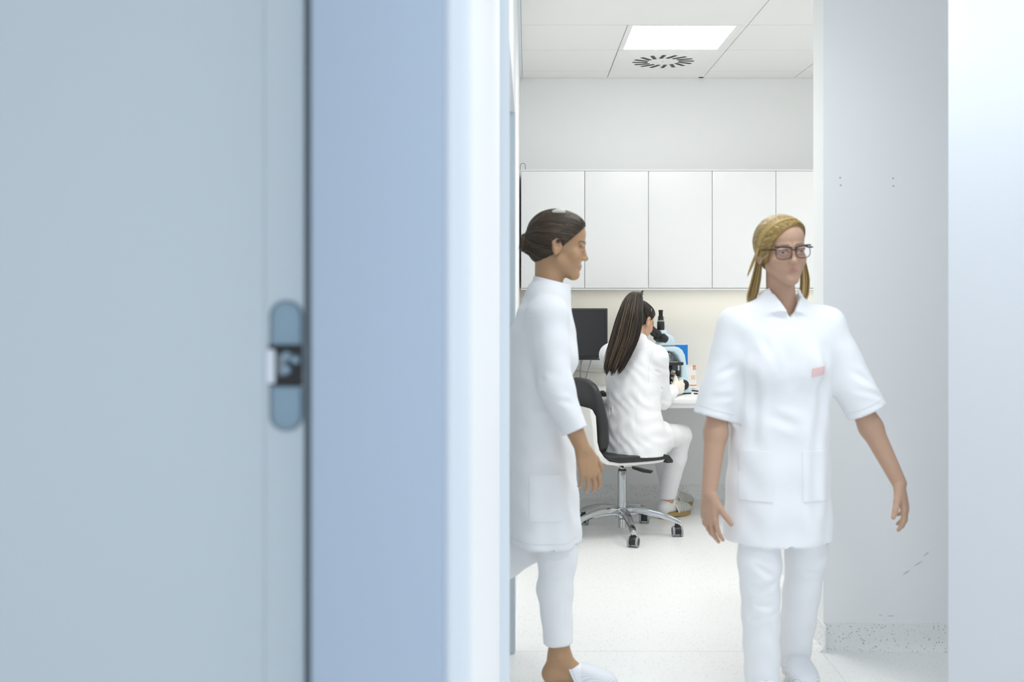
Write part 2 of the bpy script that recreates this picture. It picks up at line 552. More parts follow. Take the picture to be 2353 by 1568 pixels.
tk = thing('cable_trunking', 'white cable trunking running along the wall below the monitor', 'trunking', (0.3, 6.996, 0.91))
obj('channel', box(NB(), -0.34, 0.42, -0.045, 0.0, -0.04, 0.03, 0.002), M_DESK, tk)
obj('cover', box(NB(), -0.34, 0.42, -0.05, -0.045, -0.022, 0.02, 0.001), M_CAB, tk)
obj('indicator', lathe(NB(), [(0, -0.003), (0.003, -0.002), (0.003, 0.002)], 10, (0.009, -0.0505, 0.006), (0, 1, 0)), M_RED, tk)

mo = thing('monitor', 'black flat monitor on the desk behind the office chair', 'monitor', (0.233, 6.70, 0.75), math.radians(-2))
obj('housing', box(NB(), -0.275, 0.276, 0.0, 0.035, 0.188, 0.513, 0.004), M_DGREY, mo)
obj('bezel_lip', box(NB(), -0.262, 0.263, -0.0015, 0.001, 0.212, 0.500, 0.0), M_BLACK, mo, smooth=False)
obj('screen', box(NB(), -0.258, 0.259, -0.0025, 0.0, 0.216, 0.496), M_SCREEN, mo, smooth=False)
for q in range(3):
    obj('button', box(NB(), 0.215 + q * 0.016, 0.223 + q * 0.016, -0.003, 0.001, 0.197, 0.201), M_GREY_RIM, mo, smooth=False)
obj('stand', box(NB(), -0.05, 0.05, 0.03, 0.055, 0.01, 0.30, 0.004), M_BLACK, mo)
obj('foot_plate', box(NB(), -0.12, 0.12, -0.06, 0.13, 0.0, 0.014, 0.005), M_BLACK, mo)

for lab, pts, r in (
        ('grey cable hanging straight down beside the monitor stand', [(0.343, 6.745, 0.955), (0.345, 6.80, 0.86), (0.338, 6.82, 0.78), (0.335, 6.80, 0.7535)], 0.0036),
        ('grey cable crossing over the straight one below the monitor', [(0.357, 6.745, 0.955), (0.344, 6.812, 0.87), (0.352, 6.84, 0.79), (0.365, 6.82, 0.7535)], 0.0036),
        ('thick grey cable slanting down from the monitor corner to the desk', [(0.415, 6.745, 0.955), (0.398, 6.80, 0.88), (0.379, 6.84, 0.80), (0.386, 6.85, 0.7545)], 0.0046),
        ('thin grey cable looping sideways along the wall under the trunking', [(0.24, 6.93, 0.862), (0.33, 6.93, 0.852), (0.42, 6.92, 0.843), (0.50, 6.93, 0.842), (0.58, 6.96, 0.855)], 0.0033),
        ('thin grey cable lying on the desk behind the keyboard', [(0.18, 6.90, 0.7534), (0.26, 6.86, 0.7534), (0.33, 6.88, 0.7534), (0.42, 6.87, 0.7534)], 0.003)):
    bm = NB()
    tube(bm, spline(pts, 26), r, 8)
    o = obj('cable', bm, M_CABLE)
    o['label'] = lab
    o['category'] = 'cable'
    o['group'] = 'cables below the monitor'

kb = thing('keyboard', 'black keyboard on the desk, half hidden behind the office chair', 'keyboard', (0.265, 6.36, 0.7505), 0)
obj('tray', box(NB(), -0.215, 0.212, -0.07, 0.08, 0.0, 0.016, 0.004), M_BLACK, kb)
for r_ in range(5):
    for c_ in range(15):
        x_ = -0.205 + c_ * 0.0275
        y_ = -0.058 + r_ * 0.0255
        obj('key', box(NB(), x_, x_ + 0.024, y_, y_ + 0.021, 0.015, 0.023, 0.0025, 1), M_DGREY, kb)

# ------------------------------------------------------------------ microscope (faces the sitter)
ms = thing('microscope', 'pale blue laboratory microscope with black eyepieces on the desk', 'microscope', (0.975, 6.53, 0.7505), math.radians(18))


def px(x, y):
    return ((x - 1588) * 0.00266, (905 - y) * 0.00266)


bm = NB()
prism(bm, [(-0.235, 0.006), (0.0, 0.006), (-0.004, 0.045), (-0.03, 0.058), (-0.20, 0.058), (-0.235, 0.035)], -0.09, 0.09, 0.010, 3)
obj('base', bm, M_MIC, ms)
obj('rubber_pad', box(NB(), -0.228, -0.006, -0.084, 0.084, 0.0, 0.008), M_BLACK, ms, smooth=False)
arm = [px(1587, 893), px(1585, 870), px(1581, 838), px(1577.5, 818), px(1571, 806), px(1562, 799.5), px(1552, 797.5), px(1500, 797.5), px(1500, 808), px(1536, 808), px(1549, 810), px(1558, 818), px(1564, 832), px(1567, 850), px(1567, 893)]
bm = NB()
prism(bm, arm, -0.052, 0.052, 0.010, 3)
obj('arm', bm, M_MIC, ms)
web = [px(1500, 806), px(1538, 806), px(1552, 812), px(1561, 824), px(1567, 848), px(1567, 880), px(1556, 880), px(1556, 842), px(1530, 842), px(1500, 815)]
bm = NB()
prism(bm, web, 0.0, 0.03)
obj('arm_web', bm, M_MIC_GREY, ms)
hd = [px(1512, 796), px(1553.5, 796), px(1553.5, 786), px(1551, 778), px(1546, 772), px(1540, 769.5), px(1534, 768), px(1533, 760), px(1517, 760), px(1519, 772), px(1526, 780)]
bm = NB()
prism(bm, hd, -0.047, 0.047, 0.014, 3)
obj('head', bm, M_MIC, ms)
obj('head_joint', box(NB(), *(px(1516, 0)[0], px(1553, 0)[0]), -0.045, 0.045, 0.2855, 0.2905), M_MIC_GREY, ms, smooth=False)
tx = px(1525, 0)[0]
z0 = 0.386
obj('photo_tube', lathe(NB(), [(0.019, z0 - 0.01), (0.0215, z0), (0.0225, z0 + 0.002), (0.0225, z0 + 0.048), (0.0195, z0 + 0.052), (0.0185, z0 + 0.062), (0.0165, z0 + 0.064), (0.0165, z0 + 0.082), (0.0125, z0 + 0.084), (0.0125, z0 + 0.112), (0.0145, z0 + 0.113), (0.0145, z0 + 0.120), (0.011, z0 + 0.1215)], 28, (tx, 0, 0)), M_BLACK, ms)
obj('tube_ring', lathe(NB(), [(0.0186, z0 + 0.052), (0.0205, z0 + 0.053), (0.0202, z0 + 0.0565), (0.0186, z0 + 0.058)], 28, (tx, 0, 0)), M_STEEL, ms)
for zz, rr in ((0.022, 0.0225), (0.073, 0.0165)):
    obj('set_screw', lathe(NB(), [(0.0022, 0), (0.0022, 0.006), (0.004, 0.0065), (0.004, 0.011), (0, 0.0115)], 12, (tx + rr - 0.002, 0, z0 + zz), (1, 0, 0)), M_STEEL, ms)
a0, a1, a2, a3 = (Vector((px(q[0], q[1])[0], 0, px(q[0], q[1])[1])) for q in ((1528, 780), (1512, 768), (1505, 762.5), (1499.5, 758)))
dax = (a3 - a0).normalized()
for sy in (-0.029, 0.029):
    bm = NB()
    L = (a3 - a0).length
    lathe(bm, [(0.022, -0.018), (0.029, -0.008), (0.0295, 0.022), (0.028, 0.030), (0.019, 0.034), (0.0185, 0.050), (0.0205, 0.052), (0.0205, 0.058), (0.019, 0.064), (0.0185, L + 0.004), (0.0205, L + 0.007), (0.0205, L + 0.012), (0.015, L + 0.014)], 24, a0 + Vector((0, sy, 0)), dax)
    e = obj('eyepiece', bm, M_BLACK, ms)
    obj('lens', lathe(NB(), [(0, 0.0), (0.014, 0.0), (0.014, 0.002), (0, 0.003)], 20, a0 + Vector((0, sy, 0)) + dax * (L + 0.0135), dax), mat('eyepiece_glass', (0.02, 0.03, 0.04), 0.05), e)
bm = NB()
u, w, d = frame_of(dax)
box(bm, -0.028, 0.028, -0.03, 0.03, -0.01, 0.026, 0.008)
bmesh.ops.transform(bm, matrix=Matrix(((d.x, 0, -d.z, a0.x), (0, 1, 0, 0), (d.z, 0, d.x, a0.z), (0, 0, 0, 1))) @ Matrix.Rotation(PI / 2, 4, 'Y'), verts=bm.verts)
obj('binocular_block', bm, M_BLACK, ms)
nc = Vector((px(1536, 809)[0], 0, px(1536, 809)[1]))
nd = Vector((0.42, 0, -1)).normalized()
obj('nosepiece', lathe(NB(), [(0.026, -0.008), (0.034, -0.004), (0.034, 0.006), (0.026, 0.013)], 24, nc, nd), M_BLACK, ms)
for ang, ln in ((0.3, 0.050), (2.4, 0.040), (4.5, 0.036)):
    uu, ww, dd = frame_of(nd)
    o_ = nc + (uu * math.cos(ang) + ww * math.sin(ang)) * 0.018 + nd * 0.010
    ax = (nd + (uu * math.cos(ang) + ww * math.sin(ang)) * 0.28).normalized()
    ob = obj('objective', lathe(NB(), [(0.010, 0), (0.0115, 0.004), (0.0115, ln * 0.55), (0.0095, ln * 0.6), (0.0085, ln * 0.85), (0.005, ln)], 18, o_, ax), M_STEEL, ms)
    obj('colour_ring', lathe(NB(), [(0.0117, ln * 0.42), (0.012, ln * 0.43), (0.012, ln * 0.47), (0.0117, ln * 0.48)], 18, o_, ax), M_BLACK, ob)
obj('stage', box(NB(), -0.19, -0.051, -0.075, 0.07, 0.174, 0.192, 0.003), M_BLACK, ms)
obj('slide_holder', box(NB(), -0.165, -0.085, -0.07, 0.02, 0.1925, 0.196, 0.001), M_STEEL, ms)
obj('stage_lever', box(NB(), -0.055, -0.038, -0.045, -0.038, 0.176, 0.180), M_STEEL, ms, smooth=False)
obj('condenser', lathe(NB(), [(0.030, 0.06), (0.030, 0.085), (0.022, 0.09), (0.022, 0.125), (0.032, 0.13), (0.032, 0.16), (0.02, 0.174)], 24, (-0.125, 0, 0)), M_BLACK, ms)
obj('condenser_knob', lathe(NB(), [(0.008, 0), (0.008, 0.03), (0, 0.031)], 16, (-0.115, -0.03, 0.11), (0, -1, 0)), M_DGREY, ms)
sk = obj('stage_drive_shaft', lathe(NB(), [(0.0065, 0.10), (0.0065, 0.176)], 16, (-0.078, -0.058, 0)), M_STEEL, ms)
obj('stage_drive_knob', lathe(NB(), [(0.009, 0.105), (0.013, 0.11), (0.0155, 0.138), (0.014, 0.141), (0.006, 0.142)], 20, (-0.078, -0.058, 0)), M_BLACK, ms)
obj('knob_boss', lathe(NB(), [(0.042, 0.0), (0.040, 0.02), (0.034, 0.026)], 28, (-0.056, -0.05, 0.058), (0, -1, 0)), M_MIC, ms)
fk = obj('focus_knob', lathe(NB(), [(0.026, 0.0), (0.031, 0.002), (0.031, 0.022), (0.028, 0.025), (0.018, 0.026), (0.018, 0.040), (0.016, 0.042), (0, 0.042)], 28, (-0.056, -0.072, 0.056), (0, -1, 0)), M_BLACK, ms)

bb = thing('ring_binder', 'bright blue binder standing behind the microscope', 'binder', (0.945, 6.80, 0.7505))
obj('cover', box(NB(), -0.165, 0.0795, -0.03, 0.03, 0.0, 0.279, 0.003), M_BLUE, bb)
obj('paper_block', box(NB(), -0.155, 0.072, -0.024, 0.024, 0.004, 0.2815), M_PAPER, bb, smooth=False)

cal = thing('desk_calendar', 'white tent calendar with orange print beside the microscope', 'calendar', (1.035, 6.70, 0.7505))
lean = Matrix.Rotation(math.radians(-14), 3, 'X')


def leaf(x0, x1, z0, z1, off, th, m, name, par, sh=None):
    bm = NB()
    box(bm, x0, x1, -off - th, -off, z0, z1)
    bmesh.ops.rotate(bm, verts=bm.verts, cent=(0, 0, 0), matrix=lean)
    return obj(name, bm, m, par, smooth=False)


pg = leaf(-0.045, 0.034, 0.012, 0.157, 0.0, 0.002, M_PAPER, 'page', cal)
leaf(0.0150, 0.0335, 0.126, 0.156, 0.0022, 0.0004, M_ORANGE, 'month_block', pg)
leaf(-0.028, 0.034, 0.024, 0.0315, 0.0022, 0.0004, M_ORANGE, 'orange_band', pg)
leaf(0.002, 0.028, 0.064, 0.092, 0.0022, 0.0004, M_PEACH, 'picture', pg)
bmq = NB()
box(bmq, -0.045, 0.036, -0.0, 0.055, 0.0, 0.003)
obj('foot_card', bmq, M_PAPER, cal, smooth=False)
bmq = NB()
box(bmq, -0.045, 0.034, 0.0, 0.002, 0.0, 0.158)
bmesh.ops.rotate(bmq, verts=bmq.verts, cent=(0, 0, 0.0), matrix=Matrix.Rotation(math.radians(13), 3, 'X'))
bmesh.ops.translate(bmq, verts=bmq.verts, vec=(0, 0.075, 0))
obj('back_card', bmq, M_PAPER, cal, smooth=False)
for q in range(9):
    bm = NB()
    box(bm, -0.042 + q * 0.0085, -0.0405 + q * 0.0085, -0.0032, 0.0, 0.1485, 0.151)
    bmesh.ops.rotate(bm, verts=bm.verts, cent=(0, 0, 0), matrix=lean)
    obj('binding_hole', bm, M_DGREY, pg, smooth=False)


def text_part(name, s, size, loc, rot, m, parent, ext=0.0002, align='LEFT'):
    cu = bpy.data.curves.new(name, 'FONT')
    cu.body = s
    cu.size = size
    cu.extrude = ext
    cu.align_x = align
    tmp = bpy.data.objects.new(name, cu)
    C.objects.link(tmp)
    dg = bpy.context.evaluated_depsgraph_get()
    me = bpy.data.meshes.new_from_object(tmp.evaluated_get(dg))
    bpy.data.objects.remove(tmp)
    me.materials.clear()
    me.materials.append(m)
    o = bpy.data.objects.new(name, me)
    C.objects.link(o)
    o.parent = parent
    o.matrix_local = Matrix.Translation(loc) @ rot.to_4x4()
    return o


R90 = Matrix.Rotation(PI / 2, 3, 'X')
text_part('numeral', '3', 0.024, lean @ Vector((0.0185, -0.0032, 0.1285)), lean @ R90, M_PAPER, pg)
bm = NB()
for q in range(13):
    zc = 0.038 + q * 0.0062
    xc = -0.028 - q * 0.0008
    box(bm, xc - 0.0016, xc + 0.0012, -0.0027, -0.0021, zc, zc + (0.0044 if q % 3 else 0.003))
bmesh.ops.rotate(bm, verts=bm.verts, cent=(0, 0, 0), matrix=lean)
obj('lettering', bm, M_ORANGE, pg, smooth=False, kind='stuff')

pen = thing('pen', 'thin black pen lying on the desk in front of the calendar', 'pen', (1.018, 6.60, 0.7505))
bm = NB()
tube(bm, [(-0.028, 0.055, 0.0045), (-0.02, 0.045, 0.0045), (0.042, -0.03, 0.0045), (0.048, -0.038, 0.0045)], [0.001, 0.0042, 0.0042, 0.001], 10)
obj('barrel', bm, M_BLACK, pen)
bm = NB()
tube(bm, [(-0.016, 0.042, 0.0085), (0.008, 0.014, 0.0085)], 0.001, 6)
obj('clip', bm, M_STEEL, pen)
cl = thing('binder_clip', 'small black C-shaped clip on the desk edge beside the microscope', 'clip', (1.021, 6.42, 0.7505))
bm = NB()
tube(bm, spline([(-0.010, 0.030, 0.003), (0.008, 0.032, 0.003), (0.014, 0.022, 0.003), (0.012, 0.006, 0.003), (0.002, 0.0, 0.003), (-0.011, 0.004, 0.003)], 22), 0.0028, 8)
obj('loop', bm, M_BLACK, cl)

# low white base cabinet behind the partition
bc = thing('base_cabinet', 'low white base cabinet standing behind the partition, seen between the legs', 'cabinet', (1.186, 4.273, 0))
obj('carcass', box(NB(), 0.0, 0.60, 0.0, 0.70, 0.066, 0.86), M_CAB, bc, smooth=False)
obj('plinth', box(NB(), 0.0, 0.60, 0.0, 0.508, 0.0, 0.0658), M_CAB, bc, smooth=False)
obj('counter', box(NB(), -0.004, 0.61, 0.0, 0.71, 0.8605, 0.89, 0.003), M_DESK, bc)

# ================================================================== PEOPLE
# bodies and clothes are grown as smooth blended solids on a grid and then meshed


def axis(lo, hi, h, fine=()):
    out = [lo]
    while out[-1] < hi:
        x = out[-1]
        st = h
        for a, b, hf in fine:
            if a - h <= x <= b:
                st = min(st, hf)
        out.append(x + st)
    return np.array(out, np.float32)


def unit(v):
    v = np.asarray(v, float)
    return v / np.linalg.norm(v)


def frameR(f, u):
    """rows: right, forward, up"""
    f = unit(f)
    u = np.asarray(u, float)
    u = unit(u - f * np.dot(u, f))
    return np.array([np.cross(f, u), f, u])


class Grid:
    def __init__(s, lo, hi, h, fx=(), fy=(), fz=()):
        s.ax = [axis(lo[i], hi[i], h, (fx, fy, fz)[i]) for i in range(3)]
        s.D = np.full([len(a) for a in s.ax], 1.0, np.float32)

    def block(s, lo, hi, m):
        sl = []
        for i in range(3):
            a = np.searchsorted(s.ax[i], lo[i] - m)
            b = np.searchsorted(s.ax[i], hi[i] + m)
            if b <= a:
                return None, None
            sl.append(slice(a, b))
        X = s.ax[0][sl[0]][:, None, None]
        Y = s.ax[1][sl[1]][None, :, None]
        Z = s.ax[2][sl[2]][None, None, :]
        return tuple(sl), (X, Y, Z)

    def put(s, fn, lo, hi, k=0.0, op='u'):
        sl, P = s.block(lo, hi, k + 0.03)
        if sl is None:
            return
        d = fn(*P)
        A = s.D[sl]
        if op == 's':
            d = -d
            if k > 0:
                h = np.maximum(k - np.abs(A - d), 0) / k
                s.D[sl] = np.maximum(A, d) + h * h * k * 0.25
            else:
                s.D[sl] = np.maximum(A, d)
        else:
            if k > 0:
                h = np.maximum(k - np.abs(A - d), 0) / k
                s.D[sl] = np.minimum(A, d) - h * h * k * 0.25
            else:
                s.D[sl] = np.minimum(A, d)

    def cone(s, a, b, ra, rb, k=0.02, op='u', flat=False):
        a = np.asarray(a, np.float32)
        b = np.asarray(b, np.float32)
        ba = b - a
        L2 = float(ba @ ba) + 1e-12

        def fn(X, Y, Z):
            x, y, z = X - a[0], Y - a[1], Z - a[2]
            tr = (x * ba[0] + y * ba[1] + z * ba[2]) / L2
            t = np.clip(tr, 0, 1)
            d = np.sqrt((x - t * ba[0]) ** 2 + (y - t * ba[1]) ** 2 + (z - t * ba[2]) ** 2) - (ra + (rb - ra) * t)
            return np.maximum(d, (tr - 1) * L2 ** 0.5) if flat else d
        r = max(ra, rb)
        s.put(fn, np.minimum(a, b) - r, np.maximum(a, b) + r, k, op)

    def chain(s, pts, rad, k=0.02, ki=0.01):
        for i in range(len(pts) - 1):
            s.cone(pts[i], pts[i + 1], rad[i], rad[i + 1], k if i == 0 else ki)

    def ell(s, c, r, R=None, k=0.02, op='u'):
        c = np.asarray(c, np.float32)
        r = np.asarray(r, np.float32)
        R = np.eye(3) if R is None else np.asarray(R)

        def fn(X, Y, Z):
            x, y, z = X - c[0], Y - c[1], Z - c[2]
            q = [(R[i, 0] * x + R[i, 1] * y + R[i, 2] * z) for i in range(3)]
            k0 = np.sqrt((q[0] / r[0]) ** 2 + (q[1] / r[1]) ** 2 + (q[2] / r[2]) ** 2)
            k1 = np.sqrt((q[0] / r[0] ** 2) ** 2 + (q[1] / r[1] ** 2) ** 2 + (q[2] / r[2] ** 2) ** 2) + 1e-9
            return k0 * (k0 - 1) / k1
        e = np.sqrt(((np.abs(R.T) * r) ** 2).sum(1)) if True else r
        s.put(fn, c - e, c + e, k, op)

    def loft(s, O, R, zs, cx, cy, rx, ry, k=0.02, op='u', pw=2.0, cap=True, inset=0.0):
        """sections along the local third axis; R rows are the local axes"""
        O = np.asarray(O, float)
        R = np.asarray(R, float)
        zs = np.asarray(zs, float)
        zz = np.linspace(zs[0], zs[-1], 120)

        def sm(v):
            v = np.interp(zz, zs, np.asarray(v, float) * np.ones(len(zs)))
            ker = np.hanning(13)
            ker /= ker.sum()
            return np.convolve(np.pad(v, 6, 'edge'), ker, 'valid')
        CX, CY, RX, RY = sm(cx), sm(cy), sm(rx) - inset, sm(ry) - inset

        def fn(X, Y, Z):
            x, y, z = X - O[0], Y - O[1], Z - O[2]
            a = R[0, 0] * x + R[0, 1] * y + R[0, 2] * z
            b = R[1, 0] * x + R[1, 1] * y + R[1, 2] * z
            c = R[2, 0] * x + R[2, 1] * y + R[2, 2] * z
            sh = np.broadcast_shapes(a.shape, b.shape, c.shape)
            cc = np.broadcast_to(c, sh)
            q = np.clip(cc, zs[0], zs[-1])
            if abs(R[2, 2] - 1) < 1e-6:
                zl = np.clip(Z - O[2], zs[0], zs[-1]).ravel()
                g = lambda V: np.interp(zl, zz, V).astype(np.float32)[None, None, :]
            else:
                g = lambda V: np.interp(q, zz, V).astype(np.float32)
            rxx, ryy = g(RX), g(RY)
            n = (np.abs((a - g(CX)) / rxx) ** pw + np.abs((b - g(CY)) / ryy) ** pw) ** (1.0 / pw)
            d = (n - 1) * np.minimum(rxx, ryy)
            if cap:
                d = np.maximum(d, np.maximum(zs[0] - cc, cc - zs[-1]))
            return d.astype(np.float32)
        M = max(np.max(np.abs(CX) + RX), np.max(np.abs(CY) + RY))
        cs = np.array([R.T @ np.array([i * M, j * M, z]) + O for i in (-1, 1) for j in (-1, 1) for z in (zs[0], zs[-1])])
        s.put(fn, cs.min(0), cs.max(0), k, op)

    def plane_cut(s, p, n, lo, hi):
        """remove what lies on the n side of the plane inside the box"""
        p = np.asarray(p, float)
        n = unit(n)
        sl, P = s.block(np.asarray(lo), np.asarray(hi), 0)
        if sl is None:
            return
        d = (P[0] - p[0]) * n[0] + (P[1] - p[1]) * n[1] + (P[2] - p[2]) * n[2]
        s.D[sl] = np.maximum(s.D[sl], d.astype(np.float32))

    def mesh(s):
        D = s.D
        nx, ny, nz = D.shape
        S = D < 0
        cnt = np.zeros((nx - 1, ny - 1, nz - 1), np.int8)
        for i in (0, 1):
            for j in (0, 1):
                for k in (0, 1):
                    cnt += S[i:nx - 1 + i, j:ny - 1 + j, k:nz - 1 + k]
        act = (cnt > 0) & (cnt < 8)
        I, J, K = np.nonzero(act)
        idx = np.full(act.shape, -1, np.int32)
        idx[I, J, K] = np.arange(len(I))
        acc = np.zeros((len(I), 3), np.float32)
        num = np.zeros(len(I), np.float32)
        ax = s.ax
        for d in range(3):
            o = [[0, 1], [0, 1], [0, 1]]
            o[d] = [0]
            for i in o[0]:
                for j in o[1]:
                    for k in o[2]:
                        e = [0, 0, 0]
                        e[d] = 1
                        v0 = D[I + i, J + j, K + k]
                        v1 = D[I + i + e[0], J + j + e[1], K + k + e[2]]
                        c = (v0 < 0) != (v1 < 0)
                        t = np.where(c, v0 / np.where(c, v0 - v1, 1), 0)
                        p0 = np.stack([ax[0][I + i], ax[1][J + j], ax[2][K + k]], 1)
                        p1 = np.stack([ax[0][I + i + e[0]], ax[1][J + j + e[1]], ax[2][K + k + e[2]]], 1)
                        acc += (p0 + (p1 - p0) * t[:, None]) * c[:, None]
                        num += c
        V = acc / num[:, None]
        F = []
        for d in range(3):
            a, b = [q for q in range(3) if q != d]
            sl0 = [slice(None)] * 3
            sl1 = [slice(None)] * 3
            sl0[d] = slice(0, -1)
            sl1[d] = slice(1, None)
            A, B = S[tuple(sl0)], S[tuple(sl1)]
            ch = A != B
            e = np.stack(np.nonzero(ch), 1)
            ok = (e[:, a] > 0) & (e[:, b] > 0) & (e[:, a] < D.shape[a] - 1) & (e[:, b] < D.shape[b] - 1)
            e = e[ok]
            if not len(e):
                continue
            inside = A[e[:, 0], e[:, 1], e[:, 2]]
            q = []
            for da, db in ((1, 1), (0, 1), (0, 0), (1, 0)):
                c = e.copy()
                c[:, a] -= da
                c[:, b] -= db
                q.append(idx[c[:, 0], c[:, 1], c[:, 2]])
            Q = np.stack(q, 1)
            flip = inside if d != 1 else ~inside
            Q[~flip] = Q[~flip][:, ::-1]
            F.append(Q)
        F = np.vstack(F)
        F = F[(F >= 0).all(1)]
        return V, F


def relax(V, F, n=3, lam=0.5):
    E = np.vstack([F[:, [0, 1]], F[:, [1, 2]], F[:, [2, 3]], F[:, [3, 0]]])
    E = np.vstack([E, E[:, ::-1]])
    deg = np.bincount(E[:, 0], minlength=len(V)).astype(np.float32)[:, None]
    deg[deg == 0] = 1
    for it in range(n):
        for l in (lam, -lam * 1.03):
            S = np.stack([np.bincount(E[:, 0], weights=V[E[:, 1], c], minlength=len(V)) for c in range(3)], 1)
            V = V + l * (S / deg - V)
    return V


def normals(V, F):
    n = np.cross(V[F[:, 2]] - V[F[:, 0]], V[F[:, 3]] - V[F[:, 1]])
    N = np.stack([np.bincount(F.ravel(), weights=np.repeat(n[:, c], 4), minlength=len(V)) for c in range(3)], 1)
    return N / (np.linalg.norm(N, axis=1, keepdims=True) + 1e-12)


def root_loc(o):
    while o.parent is not None:
        o = o.parent
    return np.array(o.location)


def grid_obj(name, g, m, parent, rel=3, fold=None, color=None, planes=(), inner=None):
    V, F = g.mesh()
    V = relax(V, F, rel)
    if fold is not None:
        N = normals(V, F)
        f = fold(V)
        if inner is not None:  # the inside of a hollow hem moves together with its outside
            ax, ay, zt = inner
            f = np.where((N[:, 0] * (V[:, 0] - ax) + N[:, 1] * (V[:, 1] - ay) < 0) & (V[:, 2] < zt), -f, f)
        V = V + N * f[:, None]
    for p, n, rad in planes:  # true up the cut edges
        p, n = np.asarray(p, float), unit(n)
        d = (V - p) @ n
        w = (np.abs(d) < 0.0052) & (np.linalg.norm(V - p, axis=1) < rad)
        V = V - np.where(w, d, 0)[:, None] * n
    loc = root_loc(parent)
    me = bpy.data.meshes.new(name)
    me.vertices.add(len(V))
    me.vertices.foreach_set('co', (V - loc).astype(np.float32).ravel())
    me.loops.add(F.size)
    me.loops.foreach_set('vertex_index', F.astype(np.int32).ravel())
    me.polygons.add(len(F))
    me.polygons.foreach_set('loop_start', np.arange(0, F.size, 4, dtype=np.int32))
    me.update(calc_edges=True)
    me.validate()
    me.polygons.foreach_set('use_smooth', [True] * len(me.polygons))
    me.materials.append(m)
    if color is not None:
        at = me.attributes.new('Col', 'FLOAT_COLOR', 'POINT')
        col = color(V)
        at.data.foreach_set('color', np.hstack([col, np.ones((len(V), 1))]).astype(np.float32).ravel())
    o = bpy.data.objects.new(name, me)
    C.objects.link(o)
    o.parent = parent
    tree = BVHTree.FromPolygons([tuple(p) for p in V], [tuple(int(i) for i in q) for q in F]) if name in ('tunic', 'lab_coat', 'hair') else None
    return o, tree


def wave(V, d, lam, ph=0.0, warp=0.0, wd=(1, 0, 0), wl=0.2):
    d = unit(d)
    t = V @ d
    if warp:
        t = t + warp * np.sin(2 * PI * (V @ unit(wd)) / wl + ph * 1.7)
    return np.sin(2 * PI * t / lam + ph)


def crease(V, a, b, w, amp):
    """a soft fold line between two points"""
    a = np.asarray(a, float)
    b = np.asarray(b, float)
    ba = b - a
    t = np.clip(((V - a) @ ba) / (ba @ ba), 0, 1)
    q = a + t[:, None] * ba
    d = np.linalg.norm(V - q, axis=1)
    e = 1 - (2 * t - 1) ** 2 * 0.8
    return e * amp * (np.exp(-(d / w) ** 2) - 0.55 * np.exp(-((d - 1.7 * w) / w) ** 2))


def P_(x, y, Y):
    """point at depth Y that lies on a sight line of the photograph's own survey"""
    return np.array([(x - 1210) / 2450 * Y, Y, 1.41 - (y - 655) / 2450 * Y])


# ------------------------------------------------------------------ head, hand, body


def head(g, c, R, s=1.0):
    """R rows right, forward, up; c at eye level in the middle of the skull"""
    c = np.asarray(c, float)
    q = lambda x, y, z: c + s * (R[0] * x + R[1] * y + R[2] * z)
    E = lambda x, y, z, a, b, d, k=0.012, op='u': g.ell(q(x, y, z), (a * s, b * s, d * s), R, k, op)
    K = lambda A, B, ra, rb, k=0.01, op='u': g.cone(q(*A), q(*B), ra * s, rb * s, k, op)
    E(0, -0.012, 0.028, 0.073, 0.092, 0.080)
    E(0, 0.035, 0.045, 0.060, 0.050, 0.050, 0.02)
    E(0, 0.040, -0.038, 0.053, 0.047, 0.062, 0.02)
    for x in (-1, 1):
        K((x * 0.046, 0.002, -0.050), (x * 0.010, 0.064, -0.094), 0.016, 0.014, 0.02)
        E(x * 0.036, 0.056, -0.028, 0.024, 0.022, 0.024, 0.016)
        K((x * 0.012, 0.083, 0.018), (x * 0.046, 0.072, 0.016), 0.007, 0.006, 0.012)
        E(x * 0.031, 0.094, 0.001, 0.016, 0.012, 0.010, 0.012, 's')
        E(x * 0.031, 0.0735, 0.000, 0.0135, 0.0125, 0.0125, 0.003)
        K((x * 0.016, 0.0835, 0.0055), (x * 0.046, 0.0775, 0.0055), 0.0050, 0.0042, 0.006)
        K((x * 0.019, 0.0835, -0.0095), (x * 0.043, 0.0775, -0.0085), 0.0042, 0.0034, 0.007)
        E(x * 0.0095, 0.0925, -0.0355, 0.0058, 0.0085, 0.0062, 0.005)
        # ear
        E(x * 0.074, -0.012, -0.008, 0.007, 0.018, 0.030, 0.006)
        K((x * 0.079, -0.018, 0.018), (x * 0.081, -0.028, 0.002), 0.0045, 0.0045, 0.004)
        K((x * 0.079, -0.018, 0.018), (x * 0.078, -0.002, 0.016), 0.0045, 0.004, 0.004)
        K((x * 0.081, -0.028, 0.002), (x * 0.077, -0.014, -0.034), 0.0045, 0.0055, 0.004)
        E(x * 0.080, -0.012, 0.0, 0.0045, 0.0085, 0.014, 0.004, 's')
        # lips
        K((x * 0.001, 0.0862, -0.0608), (x * 0.0235, 0.0770, -0.0650), 0.0046, 0.0024, 0.004)
        K((x * 0.001, 0.0838, -0.0698), (x * 0.0215, 0.0765, -0.0660), 0.0054, 0.0024, 0.004)
    K((0, 0.082, 0.010), (0, 0.0985, -0.029), 0.0062, 0.0072, 0.010)
    E(0, 0.1005, -0.0325, 0.0082, 0.0085, 0.0075, 0.007)
    K((-0.020, 0.0855, -0.0652), (0.020, 0.0855, -0.0652), 0.0012, 0.0012, 0.002, 's')
    E(0, 0.070, -0.095, 0.016, 0.015, 0.014, 0.02)
    return q


